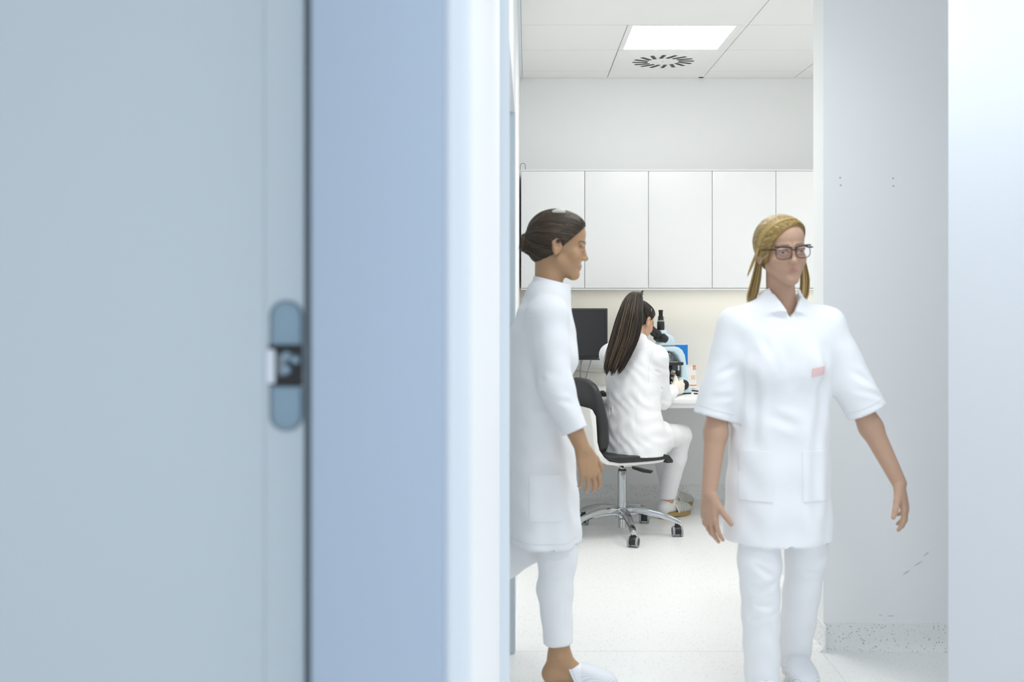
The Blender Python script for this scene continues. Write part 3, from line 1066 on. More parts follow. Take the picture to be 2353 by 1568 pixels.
def hand(g, w, d, n, t, curls=(0.35, 0.4, 0.45, 0.5), spread=(0.10, 0.02, -0.07, -0.16), s=1.0, infl=0.0, thumb=(0.55, 0.75, 0.35), tcurl=0.2):
    """w wrist, d fingers' direction, n palm normal, t thumb side"""
    w = np.asarray(w, float)
    d = unit(d)
    n = np.asarray(n, float)
    n = unit(n - d * np.dot(n, d))
    t0 = np.asarray(t, float)
    tt = np.cross(d, n)
    if np.dot(tt, t0) < 0:
        tt = -tt
    t = tt
    q = lambda a, b, c: w + s * (d * a + t * b + n * c)
    kn = [(0.086, 0.029, 0.001), (0.090, 0.0095, -0.002), (0.085, -0.0100, -0.001), (0.076, -0.0280, 0.002)]
    rk = (0.0105, 0.0108, 0.0103, 0.0092)
    g.ell(q(0.045, 0.0, 0.0), (0.050 * s + infl, 0.034 * s + infl, 0.014 * s + infl), np.array([d, t, n]), 0.012)
    for (a, b, c), r in zip(kn, rk):
        g.cone(q(0.005, b * 0.55, 0.0), q(a, b, c), 0.0125 * s + infl, r * s + infl, 0.010)
    lens = (0.067, 0.075, 0.069, 0.054)
    for i in range(4):
        p = q(*kn[i])
        sp = spread[i]
        base = unit(d * math.cos(sp) + t * math.sin(sp))
        ang = 0.0
        rr = (0.0092, 0.0095, 0.0090, 0.0080)[i]
        for j, fr in enumerate((0.46, 0.30, 0.26)):
            ang += curls[i] * (0.8, 1.1, 0.7)[j]
            dr = base * math.cos(ang) + n * math.sin(ang)
            p2 = p + dr * lens[i] * s * fr
            r0 = rr * (1 - 0.12 * j) * s + infl
            g.cone(p, p2, r0, r0 * 0.90, 0.004 if j == 0 else 0.003)
            p = p2
    p = q(0.018, 0.020, 0.004)
    p2 = q(0.048, 0.042, 0.012)
    g.cone(p, p2, 0.0145 * s + infl, 0.0115 * s + infl, 0.012)
    dr = unit(d * thumb[0] + t * thumb[1] + n * thumb[2])
    p3 = p2 + dr * 0.032 * s
    g.cone(p2, p3, 0.0112 * s + infl, 0.0098 * s + infl, 0.005)
    dr = unit(dr + d * tcurl + n * tcurl)
    g.cone(p3, p3 + dr * 0.026 * s, 0.0098 * s + infl, 0.0078 * s + infl, 0.003)


def body(g, J, hand_r=None, hand_l=None):
    A = J['axes']
    g.ell(J['pelvis'], (0.140, 0.085, 0.10), A, 0.02)
    g.ell(J['chest'], (0.132, 0.095, 0.16), A, 0.03)
    mid = (np.asarray(J['pelvis']) + np.asarray(J['chest'])) / 2
    g.ell(mid, (0.118, 0.085, 0.16), A, 0.05)
    g.cone(np.asarray(J['sr']) - [0, 0, 0.015], np.asarray(J['sl']) - [0, 0, 0.015], 0.042, 0.042, 0.03)
    g.cone(J['neck'], J['skull'], 0.050, 0.046, 0.03)
    for q in 'rl':
        g.cone(np.asarray(J['neck']) - [0, 0, 0.03], np.asarray(J['s' + q]) - [0, 0, 0.012], 0.034, 0.032, 0.03)
        g.cone(np.asarray(J['s' + q]) - [0, 0, 0.012], J['e' + q], 0.042, 0.037, 0.03)
        sh = np.asarray(J['e' + q]) * 0.72 + np.asarray(J['w' + q]) * 0.28
        g.cone(J['e' + q], sh, 0.036, 0.038, 0.02)
        g.cone(sh, J['w' + q], 0.038, 0.0245, 0.02)
        g.cone(J['h' + q], J['k' + q], 0.070, 0.046, 0.03)
        ca = np.asarray(J['k' + q]) * 0.68 + np.asarray(J['a' + q]) * 0.32
        g.cone(J['k' + q], ca, 0.044, 0.044, 0.02)
        g.cone(ca, J['a' + q], 0.044, 0.034, 0.02)
        a, t = np.asarray(J['a' + q], float), np.asarray(J['t' + q], float)
        f = unit([t[0] - a[0], t[1] - a[1], 0])
        hz = J.get('sole' + q, 0.03)
        heel = np.array([a[0], a[1], hz + 0.030]) - f * 0.028
        g.cone(a, heel, 0.034, 0.031, 0.02)
        ball = np.array([t[0], t[1], hz + 0.016]) - f * 0.060
        ins = a + f * 0.040
        ins[2] = hz + 0.050
        g.cone(a, ins, 0.033, 0.027, 0.02)
        g.cone(ins, ball, 0.026, 0.019, 0.015)
        g.cone(heel, ball, 0.030, 0.023, 0.015)
        g.cone(ball, [t[0] - f[0] * 0.016, t[1] - f[1] * 0.016, hz + 0.018], 0.019, 0.013, 0.01)
        side = np.array([f[1], -f[0], 0])
        for k in (-1, 1):
            g.ell(a + side * 0.030 * k + np.array([0, 0, 0.004]), (0.012, 0.012, 0.014), None, 0.012)
    if hand_r:
        hand(g, **hand_r)
    if hand_l:
        hand(g, **hand_l)


def skin_paint(base, q, R, brow, lip=(0.50, 0.20, 0.19), lipamt=0.75):
    base = np.array(base)

    def fn(V):
        c = q(0, 0, 0)
        L = (V - c) @ R.T
        col = np.tile(base, (len(V), 1))
        fr = L[:, 1] > 0.03

        def blend(mask, rgb):
            m = np.clip(mask, 0, 1)[:, None]
            return col * (1 - m) + np.array(rgb) * m
        ax = np.abs(L[:, 0])
        zl = -0.0652 + 0.0 * ax
        lips = fr * np.clip(1.6 - 1.6 * np.sqrt((ax / 0.0255) ** 2 + ((L[:, 2] - zl) / 0.0095) ** 2), 0, 1) * lipamt
        col = blend(lips, lip)
        arc = 0.0208 + 0.07 * (ax - 0.015) - 9.0 * np.maximum(ax - 0.034, 0) ** 2
        br = fr * (ax > 0.012) * (ax < 0.051) * np.clip(1.5 - np.abs(L[:, 2] - arc) / 0.0034, 0, 1) * 0.8
        col = blend(br, brow)
        lash = fr * (np.abs(ax - 0.031) < 0.0155) * np.clip(1.3 - np.abs(L[:, 2] - 0.0055) / 0.0026, 0, 1) * 0.8 * (L[:, 1] > 0.07)
        col = blend(lash, (0.03, 0.02, 0.018))
        ck = fr * np.exp(-(((ax - 0.042) / 0.018) ** 2 + ((L[:, 2] + 0.030) / 0.016) ** 2)) * 0.25
        col = blend(ck, base * np.array([1.05, 0.80, 0.78]))
        return col
    return fn


def eyes(q, R, parent, s=1.0, iris=(0.12, 0.17, 0.20), gaze=(0, 1, 0)):
    loc = np.array(parent.location)
    gz = unit(R[0] * gaze[0] + R[1] * gaze[1] + R[2] * gaze[2])
    for x in (-1, 1):
        c = q(x * 0.031, 0.0742, -0.0012) - loc
        bm = NB()
        prof = [(0.0, -0.0122)] + [(0.0122 * math.sin(a), -0.0122 * math.cos(a)) for a in np.linspace(0.3, PI - 0.5, 10)] + [(0.0056, 0.0108)]
        lathe(bm, prof, 20, c, gz)
        e = obj('eye', bm, mat('eye_white', (0.75, 0.73, 0.70), 0.2), parent)
        obj('iris', lathe(NB(), [(0.0068, 0.0098), (0.0066, 0.0106), (0.003, 0.0120), (0, 0.0121)], 20, c, gz), mat('iris' + str(iris), iris, 0.1), e)
        obj('pupil', lathe(NB(), [(0.0031, 0.0117), (0.0029, 0.0122), (0, 0.0123)], 14, c, gz), M_BLACK, e)


def hair_cap(g, c, R, s=1.0, thick=0.012, nape=-0.072, front=0.074, tilt=0.0):
    c = np.asarray(c, float)
    q = lambda x, y, z: c + s * (R[0] * x + R[1] * y + R[2] * z)
    g.ell(q(0, -0.014, 0.030), np.array((0.073 + thick, 0.092 + thick, 0.080 + thick)) * s, R, 0.0)
    g.ell(q(0, 0.030, 0.046), np.array((0.060 + thick, 0.050 + thick * 0.7, 0.050 + thick)) * s, R, 0.02)
    g.ell(q(0, -0.060, -0.030), np.array((0.050, 0.040, 0.045)) * s, R, 0.03)
    # cut away below the hairline that runs from the forehead past the ears to the nape
    fy, fz = 0.078, front
    by, bz = -0.055, nape
    n = unit([tilt * 0.2, (fz - bz), -(fy - by)])
    nw = R.T @ n
    sl, P = g.block(c - 9, c + 9, 0)
    p0 = q(0, fy, fz)
    d = (P[0] - p0[0]) * nw[0] + (P[1] - p0[1]) * nw[1] + (P[2] - p0[2]) * nw[2]
    A = g.D[sl]
    k = 0.008
    h = np.maximum(k - np.abs(A - d), 0) / k
    g.D[sl] = (np.maximum(A, d) + h * h * k * 0.25).astype(np.float32)
    return q


def strand_mesh(paths, radii, n=4):
    """many thin tapered strands as one mesh; returns verts, faces"""
    V, F = [], []
    base = 0
    ang = np.arange(n) * 2 * PI / n
    for pts, r in zip(paths, radii):
        pts = np.asarray(pts)
        m = len(pts)
        T = np.gradient(pts, axis=0)
        T /= np.linalg.norm(T, axis=1, keepdims=True) + 1e-9
        ref = np.eye(3)[int(np.argmin(np.abs(T).max(0)))]
        U = np.cross(T, ref)
        U /= np.linalg.norm(U, axis=1, keepdims=True) + 1e-9
        W = np.cross(T, U)
        rr = r * np.concatenate([np.ones(m - 3), [0.8, 0.5, 0.12]])
        ring = pts[:, None, :] + rr[:, None, None] * (U[:, None, :] * np.cos(ang)[None, :, None] + W[:, None, :] * np.sin(ang)[None, :, None])
        V.append(ring.reshape(-1, 3))
        i = np.arange(m - 1)[:, None] * n + base
        k = np.arange(n)[None, :]
        k1 = (k + 1) % n
        F.append(np.stack([i + k, i + k1, i + n + k1, i + n + k], -1).reshape(-1, 4))
        base += m * n
    return np.vstack(V), np.vstack(F)


def strands_obj(name, paths, radii, mats, parent, n=4):
    loc = root_loc(parent)
    V, F = strand_mesh(paths, radii, n)
    V = V - loc
    me = bpy.data.meshes.new(name)
    me.vertices.add(len(V))
    me.vertices.foreach_set('co', V.astype(np.float32).ravel())
    me.loops.add(F.size)
    me.loops.foreach_set('vertex_index', F.astype(np.int32).ravel())
    me.polygons.add(len(F))
    me.polygons.foreach_set('loop_start', np.arange(0, F.size, 4, dtype=np.int32))
    for k in mats:
        me.materials.append(k)
    mi = []
    for p in paths:
        mi += [random.choices(range(len(mats)), weights=[6, 4, 1.6][:len(mats)])[0]] * ((len(p) - 1) * n)
    me.polygons.foreach_set('material_index', mi)
    me.update(calc_edges=True)
    me.polygons.foreach_set('use_smooth', [True] * len(me.polygons))
    o = bpy.data.objects.new(name, me)
    C.objects.link(o)
    o.parent = parent
    o['kind'] = 'stuff'
    return o


def on_cap(tree, c, dirs, off):
    out = []
    c = Vector(c)
    for d in dirs:
        d = Vector(d).normalized()
        hit = tree.ray_cast(c + d * 0.3, -d)
        out.append(np.array(hit[0] + d * off) if hit[0] is not None and abs(hit[1].dot(d)) > 0.45 else None)
    return out


def combed(tree, c, R, starts, knot, n=14, off=0.0012, jit=0.05):
    """strands lying on the hair cap from start directions towards the knot direction (local dirs)"""
    paths = []
    for s in starts:
        a = unit(np.asarray(s) + RNG.normal(0, jit * 0.3, 3))
        b = unit(np.asarray(knot) + RNG.normal(0, jit, 3))
        w = math.acos(max(-1, min(1, float(a @ b))))
        if w < 0.1:
            continue
        dirs = [R.T @ ((math.sin((1 - t) * w) * a + math.sin(t * w) * b) / math.sin(w)) for t in np.linspace(0, 1, n)]
        run, pts = [], []
        for p in on_cap(tree, c, dirs, off + RNG.uniform(-0.0008, 0.0006)) + [None]:
            if p is None or (run and np.linalg.norm(p - run[-1]) > 0.05):
                pts = run if len(run) > len(pts) else pts
                run = []
            if p is not None:
                run.append(p)
        if len(pts) >= 5:
            paths.append(np.array(pts))
    return paths


def wrap_line(tree, pts, dirv, off=0.0008, n=30):
    """drop a line of points onto cloth along a direction"""
    d = Vector(dirv).normalized()
    out = []
    for p in spline(pts, n):
        h = tree.ray_cast(Vector(p) - d * 0.6, d)
        if h[0] is not None:
            out.append(h[0] + h[1] * 0 - d * off)
    return out


def patch(name, tree, corners, dirv, off, th, m, parent, nu=14, nv=12):
    """flat piece of cloth laid on the garment: four corners, pressed along dirv"""
    d = Vector(dirv).normalized()
    a, b, c_, e = [np.asarray(p, float) for p in corners]
    loc = Vector(root_loc(parent))
    bm = NB()
    front, back = [], []
    for j in range(nv + 1):
        for i in range(nu + 1):
            u, v = i / nu, j / nv
            p = (a * (1 - u) + b * u) * (1 - v) + (e * (1 - u) + c_ * u) * v
            h = tree.ray_cast(Vector(p) - d * 0.6, d)
            pos = h[0] if h[0] is not None else Vector(p)
            front.append(bm.verts.new(pos - d * (off + th) - loc))
            back.append(bm.verts.new(pos + d * 0.004 - loc))
    W = nu + 1
    for j in range(nv):
        for i in range(nu):
            k = j * W + i
            bm.faces.new([front[k], front[k + 1], front[k + W + 1], front[k + W]])
            bm.faces.new([back[k + W], back[k + W + 1], back[k + 1], back[k]])
    rim = [i for i in range(nu)] + [j * W + nu for j in range(nv)] + [nv * W + i for i in range(nu, 0, -1)] + [j * W for j in range(nv, 0, -1)]
    for x, y in zip(rim, rim[1:] + rim[:1]):
        bm.faces.new([front[y], front[x], back[x], back[y]])
    return obj(name, bm, m, parent)


def clog(parent, origin, yaw, m_upper, m_sole, open_back=True, strap=False, sole_h=0.032, L=0.250, m_lining=None):
    """slip-on clog as a part with its sole; origin on the floor under the heel, yaw the toe's direction"""
    ploc = np.array(parent.location)
    ux = np.array([math.cos(yaw), math.sin(yaw), 0])
    uy = np.array([-math.sin(yaw), math.cos(yaw), 0])
    root_loc = np.asarray(origin, float) - ploc
    st = np.array([0.0, 0.02, 0.05, 0.09, 0.13, 0.16, 0.19, 0.22, 0.24, 0.25]) / 0.25 * L
    hw = np.array([0.010, 0.026, 0.032, 0.034, 0.039, 0.044, 0.046, 0.041, 0.028, 0.010])
    x_op = 0.118
    xs = np.concatenate([np.linspace(x_op, L * 0.96, 16), [L * 0.985, L + 0.002]])
    hgt = np.interp(xs, [0.10, 0.13, 0.16, 0.19, 0.22, 0.242, 0.252], [0.068, 0.068, 0.061, 0.050, 0.039, 0.026, 0.006])
    wid = np.interp(xs, st, hw) + 0.005
    V, F = [], []
    na = 20
    for i, x in enumerate(xs):
        for k in range(na + 1):
            a = PI * k / na
            e = 0.75
            y = wid[i] * math.copysign(abs(math.cos(a)) ** e, math.cos(a))
            z = hgt[i] * abs(math.sin(a)) ** e
            sl = 0.030 * (1 - min(1, (x - x_op) / 0.06)) if x < x_op + 0.06 else 0
            V.append((x - sl * (z / 0.062) + 0.008 * (1 - min(1, (x - x_op) / 0.06)) * 0, y, sole_h + z - 0.002))
    for i in range(len(xs) - 1):
        for k in range(na):
            p = i * (na + 1) + k
            F.append((p, p + 1, p + na + 2, p + na + 1))
    up = obj('clog', (V, F), m_upper, parent, angle=70)
    up.location = root_loc
    up.rotation_euler = (0, 0, yaw)
    so = up.modifiers.new('thick', 'SOLIDIFY')
    so.thickness = 0.004
    so.offset = 1
    # rim around the opening
    bm = NB()
    rim = [V[k] for k in range(na + 1)]
    tube(bm, [(p[0] - 0.001, p[1] * 1.03, p[2]) for p in rim], 0.0042, 8)
    obj('rim', bm, m_lining or M_FRAME, up)
    bm = NB()
    ol = [(x, w) for x, w in zip(st, hw)]
    ol = [(-0.006, 0.0)] + [(x - 0.0, w + 0.003) for x, w in ol] + [(L + 0.006, 0.0)] + [(x, -w - 0.003) for x, w in ol[::-1]]
    prism(bm, ol, 0.0, sole_h, 0.005, 2, axis='z')
    for v in bm.verts:
        rock = max(0.0, v.co.x - 0.17) ** 2 * 3.2
        v.co.z += rock * (1.0 if v.co.z < sole_h * 0.5 else 0.35)
        if v.co.z < sole_h * 0.5 and 0.075 < v.co.x < 0.14:
            v.co.z += 0.010 * math.sin(PI * (v.co.x - 0.075) / 0.065)
    obj('sole', bm, m_sole, up)
    if strap:
        bm = NB()
        pts = [(0.125, 0.040, sole_h + 0.028), (0.08, 0.044, sole_h + 0.040), (0.03, 0.040, sole_h + 0.048), (-0.012, 0.0, sole_h + 0.052), (0.03, -0.040, sole_h + 0.048), (0.08, -0.044, sole_h + 0.040), (0.125, -0.040, sole_h + 0.028)]
        tube(bm, spline(pts, 30), 0.005, 8)
        obj('strap', bm, m_lining or M_FRAME, up)
    return up


M_CLOTH = mat('white_cotton', (0.84, 0.85, 0.865), 0.85, bump=0.10, bscale=900, sheen=0.1)
M_CLOTH2 = mat('white_trouser_cloth', (0.85, 0.86, 0.875), 0.85, bump=0.08, bscale=900)
M_SEAMT = mat('seam_thread', (0.70, 0.72, 0.74), 0.9)
M_LATEX = mat('latex_glove', (0.83, 0.77, 0.68), 0.5, bump=0.1, bscale=300)
M_SKIN = mat('skin', (0.5, 0.3, 0.2), 0.45, attr=True, spec=0.35)
M_SKIN.node_tree.nodes['Principled BSDF'].inputs['Subsurface Weight'].default_value = 0.08
M_SKIN.node_tree.nodes['Principled BSDF'].inputs['Subsurface Radius'].default_value = (0.012, 0.005, 0.003)
DARK_HAIR = [mat('hair_dark', (0.011, 0.0075, 0.005), 0.33), mat('hair_brown', (0.036, 0.022, 0.012), 0.32), mat('hair_light_brown', (0.100, 0.066, 0.035), 0.34)]
BROWN_HAIR = [mat('hair_umber', (0.035, 0.022, 0.012), 0.45), mat('hair_chestnut', (0.060, 0.038, 0.020), 0.42), mat('hair_tawny', (0.13, 0.088, 0.045), 0.42)]
BLONDE = [mat('hair_gold', (0.40, 0.27, 0.09), 0.42), mat('hair_honey', (0.30, 0.19, 0.06), 0.42), mat('hair_pale', (0.62, 0.48, 0.23), 0.40)]
M_CLOGW = perforated_mat('white_perforated', (0.80, 0.82, 0.85), (0.42, 0.45, 0.50), 0.0068)
M_CLOGB = perforated_mat('beige_perforated', (0.55, 0.545, 0.50), (0.25, 0.25, 0.23), 0.0066)
M_CORK = mat('cork_sole', (0.42, 0.29, 0.10), 0.7, bump=0.3, bscale=200)
M_SOLEW = mat('white_sole', (0.72, 0.72, 0.70), 0.6)
M_SOCK = mat('white_sock', (0.80, 0.80, 0.80), 0.9, bump=0.2, bscale=600)

# ================================================================== office chair
CH = np.array([0.542, 6.04, 0.0])
YAW = math.radians(22)
ch = thing('office_chair', 'swivel lab chair with white shell, black cushions and chrome five-star base', 'chair', CH, YAW)


def leg_mesh(ang):
    """arched, tapering base leg"""
    path = [(0.020, 0.128, 0.024, 0.020), (0.07, 0.136, 0.023, 0.019), (0.14, 0.133, 0.021, 0.018), (0.21, 0.120, 0.019, 0.0165), (0.27, 0.102, 0.0175, 0.015), (0.305, 0.088, 0.0165, 0.0145), (0.327, 0.079, 0.0155, 0.013)]
    bm = NB()
    rings = []
    for r, z, w, h in path:
        pts = [(-w, -h), (-w, h * 0.35), (-w * 0.62, h), (w * 0.62, h), (w, h * 0.35), (w, -h)]
        rings.append([bm.verts.new((r * math.cos(ang) - y * math.sin(ang), r * math.sin(ang) + y * math.cos(ang), z + q)) for y, q in pts])
    for a, b in zip(rings, rings[1:]):
        for k in range(6):
            bm.faces.new([a[k], a[(k + 1) % 6], b[(k + 1) % 6], b[k]])
    bm.faces.new(rings[0])
    bm.faces.new(rings[-1][::-1])
    bmesh.ops.recalc_face_normals(bm, faces=bm.faces)
    es = [e for e in bm.edges if e.calc_face_angle(0) > 0.5]
    bmesh.ops.bevel(bm, geom=es, offset=0.004, segments=2, affect='EDGES')
    return bm


obj('hub', lathe(NB(), [(0.018, 0.035), (0.022, 0.037), (0.022, 0.085), (0.036, 0.095), (0.038, 0.14), (0.034, 0.150), (0.028, 0.152)], 28), M_CHROME, ch)
for k in range(5):
    a = math.radians(-84 + 72 * k) - YAW
    lg = obj('leg', leg_mesh(a), M_CHROME, ch, angle=50)
    cx, cy = 0.31 * math.cos(a), 0.31 * math.sin(a)
    roll = math.radians((-113, -86, -98, -100, -120)[k]) - YAW
    cs = bpy.data.objects.new('caster', None)
    body_bm = NB()
    # hood around the twin wheels
    prof = []
    for t in range(0, 15):
        q = PI * (-0.16 + 1.32 * t / 14)
        prof.append((0.0290 * math.cos(q), 0.030 + 0.0290 * math.sin(q)))
    prism(body_bm, prof, -0.019, 0.019, 0.003)
    lathe(body_bm, [(0.014, 0.05), (0.0145, 0.066), (0.012, 0.076)], 16)
    cs = obj('caster', body_bm, M_BLACK, ch)
    cs.location = (cx, cy, 0.0)
    cs.rotation_euler = (0, 0, roll)
    for sy in (-1, 1):
        w_ = obj('wheel', lathe(NB(), [(0.0, -0.0075), (0.022, -0.0075), (0.0275, -0.005), (0.029, 0.0), (0.0275, 0.0065), (0.0235, 0.0085), (0.0225, 0.0072), (0.0, 0.0072)], 24, (0, sy * 0.0215, 0.029), (0, sy, 0)), M_GREY_RIM, cs)
        obj('wheel_disc', lathe(NB(), [(0.0, 0.0078), (0.019, 0.0078), (0.0205, 0.0072)], 22, (0, sy * 0.0215, 0.029), (0, sy, 0)), M_BLACK, cs)
obj('gas_column', lathe(NB(), [(0.0255, 0.13), (0.0255, 0.355), (0.023, 0.358)], 32), M_CHROME, ch)
obj('column_collar', lathe(NB(), [(0.0235, 0.356), (0.0225, 0.366), (0.0145, 0.369)], 28), M_BLACK, ch)
obj('piston', lathe(NB(), [(0.0135, 0.366), (0.0135, 0.40)], 20), M_STEEL, ch)
bm = NB()
prism(bm, [(-0.13, 0.424), (0.10, 0.424), (0.08, 0.404), (0.035, 0.392), (-0.05, 0.392), (-0.11, 0.410)], -0.085, 0.085, 0.006)
obj('mechanism', bm, M_WHITE_PL, ch)
bm = NB()
prism(bm, [(0.015, -0.09), (0.03, -0.10), (0.06, -0.165), (0.085, -0.205), (0.062, -0.225), (0.028, -0.195), (0.004, -0.115)], 0.385, 0.397, 0.003, axis='z')
bmesh.ops.rotate(bm, verts=bm.verts, cent=(0.02, -0.1, 0.40), matrix=Matrix.Rotation(0.10, 3, 'X'))
obj('tilt_lever', bm, M_BLACK, ch)
bm = NB()
tube(bm, [(-0.06, -0.08, 0.412), (-0.07, -0.13, 0.411), (-0.085, -0.175, 0.409)], [0.008, 0.010, 0.006], 10)
obj('height_lever', bm, M_BLACK, ch)
# shell: seat pan sweeping up into the back
inner = [(0.165, 0.444), (0.10, 0.440), (-0.02, 0.438), (-0.12, 0.440), (-0.180, 0.452), (-0.215, 0.480), (-0.240, 0.515), (-0.252, 0.56), (-0.257, 0.64), (-0.262, 0.70), (-0.282, 0.735)]
outer = [(-0.300, 0.745), (-0.296, 0.70), (-0.284, 0.64), (-0.278, 0.56), (-0.266, 0.505), (-0.238, 0.462), (-0.195, 0.434), (-0.13, 0.424), (-0.02, 0.421), (0.10, 0.423), (0.150, 0.428)]
bm = NB()
prism(bm, inner + outer, -0.205, 0.205, 0.006, 2)
obj('shell', bm, M_WHITE_PL, ch)
obj('logo_plate', box(NB(), -0.2885, -0.2855, -0.175, -0.160, 0.662, 0.678), M_DGREY, ch, smooth=False)
g = Grid(CH + [-0.45, -0.3, 0.40], CH + [0.3, 0.3, 0.95], 0.006)
FR = np.array([[0, 1, 0], [1, 0, 0], [0, 0, 1.0]])
g.loft(CH, FR, [0.498, 0.515, 0.56, 0.66, 0.76, 0.83, 0.862, 0.882, 0.889], [0] * 9, [-0.205, -0.205, -0.203, -0.207, -0.222, -0.238, -0.246, -0.252, -0.254],
       [0.165, 0.188, 0.198, 0.200, 0.190, 0.172, 0.150, 0.105, 0.05], [0.030, 0.042, 0.048, 0.046, 0.038, 0.034, 0.031, 0.026, 0.015], 0, pw=3.2)
grid_obj('back_cushion', g, M_LEATHER, ch, 2)
bm = NB()
prism(bm, [(-0.215, 0.486), (-0.15, 0.476), (-0.05, 0.474), (0.08, 0.474), (0.150, 0.473), (0.186, 0.464), (0.210, 0.434), (0.207, 0.421), (0.172, 0.421), (0.158, 0.4445), (0.05, 0.4395), (-0.12, 0.4415), (-0.19, 0.460)], -0.215, 0.215, 0.008, 3)
obj('seat_cushion', bm, M_LEATHER, ch)

# ================================================================== seated woman at the microscope
sw = thing('person', 'woman with a long brown ponytail, white lab coat and glove, seated at the microscope', 'person', (0.62, 6.05, 0))
SA = frameR((0.61, 0.79, 0), (0, 0, 1))
hc_ = P_(1469, 738, 6.22)
hp = math.radians(20)
ha = math.radians(47)
SR = frameR((math.cos(ha) * math.cos(hp), math.sin(ha) * math.cos(hp), -math.sin(hp)), (0, 0, 1))
J = dict(axes=SA, pelvis=(0.605, 6.04, 0.570), chest=(0.610, 6.11, 0.93), neck=(0.620, 6.125, 1.085), skull=hc_ + SR.T @ np.array([0, -0.025, -0.05]),
         sr=(0.735, 6.005, 1.020), sl=(0.487, 6.20, 1.025), er=(0.776, 6.10, 0.748), wr=(0.872, 6.305, 0.792), el=(0.56, 6.42, 0.82), wl=(0.76, 6.48, 0.845),
         hr=(0.655, 6.005, 0.555), hl=(0.545, 6.105, 0.555), kr=(0.912, 6.30, 0.525), kl=(0.80, 6.46, 0.53), ar=(0.850, 6.455, 0.105), al=(0.905, 6.715, 0.105),
         tr=(1.000, 6.585, 0.03), tl=(1.055, 6.845, 0.03), soler=0.030, solel=0.030)
hr_ = dict(w=J['wr'], d=(0.66, 0.74, 0.10), n=(-0.74, 0.64, -0.12), t=(0, 0, 1), curls=(0.55, 0.6, 0.62, 0.62), thumb=(0.85, 0.35, 0.5))
hl_ = dict(w=J['wl'], d=(0.9, 0.2, 0.1), n=(0, -1, -0.2), t=(0, 0, 1), curls=(0.5, 0.5, 0.5, 0.5))
g = Grid((0.28, 5.80, 0.02), (1.20, 6.95, 1.37), 0.006, fx=((0.55, 0.78, 0.003),), fy=((6.12, 6.36, 0.003),), fz=((1.06, 1.36, 0.003),))
q = head(g, hc_, SR)
body(g, J, hr_, hl_)
SKIN_S = (0.60, 0.37, 0.245)
grid_obj('body', g, M_SKIN, sw, 2, color=skin_paint(SKIN_S, q, SR, (0.05, 0.03, 0.02)))
eyes(q, SR, sw)

# trousers
g = Grid((0.40, 5.86, 0.09), (1.10, 6.90, 0.72), 0.005)
for s_, hp_, kn_, an_ in (('r', (0.655, 6.01, 0.553), (0.912, 6.30, 0.522), (0.846, 6.455, 0.10)), ('l', (0.545, 6.105, 0.553), (0.80, 6.46, 0.525), (0.902, 6.715, 0.10))):
    hp_, kn_, an_ = map(np.array, (hp_, kn_, an_))
    g.cone(hp_, kn_, 0.088, 0.064, 0.04)
    ca = kn_ * 0.66 + an_ * 0.34
    g.cone(kn_, ca, 0.061, 0.062, 0.02)
    g.cone(ca, an_, 0.062, 0.049, 0.02)
g.ell((0.60, 6.05, 0.565), (0.165, 0.13, 0.105), SA, 0.03)
g.plane_cut((0, 0, 0.120), (0, 0, -1), (0, 5, 0), (2, 8, 0.3))


def fold_tr(V):
    f = crease(V, (0.86, 6.23, 0.49), (0.965, 6.33, 0.555), 0.007, -0.004)
    f += crease(V, (0.865, 6.22, 0.52), (0.95, 6.29, 0.575), 0.006, -0.0022)
    f += crease(V, (0.83, 6.18, 0.47), (0.93, 6.36, 0.44), 0.008, -0.003)
    f += crease(V, (0.86, 6.27, 0.33), (0.95, 6.30, 0.335), 0.006, -0.0016)
    f += 0.0006 * wave(V, (0.3, 0.2, 1), 0.055, 0.4, 0.012, (1, 0, 0), 0.13)
    return f


grid_obj('trousers', g, M_CLOTH2, sw, 3, fold=fold_tr, planes=[((0.85, 6.46, 0.120), (0, 0, 1), 0.1), ((0.9, 6.71, 0.120), (0, 0, 1), 0.1)])

# lab coat
g = Grid((0.30, 5.80, 0.455), (1.02, 6.62, 1.16), 0.004)
g.loft((0, 0, 0), np.eye(3)[[0, 1, 2]] if False else SA @ np.eye(3), [0.462, 0.50, 0.60, 0.72, 0.82, 0.92, 1.00, 1.05, 1.085, 1.105],
       [np.dot(SA[0], (0.605, y_, 0)) for y_ in (6.01, 6.015, 6.02, 6.035, 6.055, 6.08, 6.10, 6.11, 6.118, 6.12)],
       [np.dot(SA[1], (0.607, y_, 0)) for y_ in (6.01, 6.015, 6.02, 6.035, 6.055, 6.08, 6.10, 6.11, 6.118, 6.12)],
       [0.190, 0.194, 0.180, 0.158, 0.160, 0.172, 0.178, 0.155, 0.100, 0.060], [0.150, 0.150, 0.138, 0.120, 0.122, 0.126, 0.118, 0.098, 0.078, 0.060], 0, pw=2.25)
g.cone((0.640, 6.105, 1.062), (0.732, 6.01, 1.008), 0.050, 0.060, 0.04)
g.cone((0.590, 6.135, 1.062), (0.490, 6.198, 1.010), 0.050, 0.060, 0.04)
for sh_, el_, wr_ in (((0.740, 6.005, 1.000), (0.776, 6.095, 0.752), (0.862, 6.285, 0.787)), ((0.487, 6.20, 1.00), (0.56, 6.42, 0.82), (0.75, 6.475, 0.845))):
    g.cone(sh_, el_, 0.058, 0.050, 0.025)
    g.cone(el_, wr_, 0.050, 0.036, 0.025, flat=True)
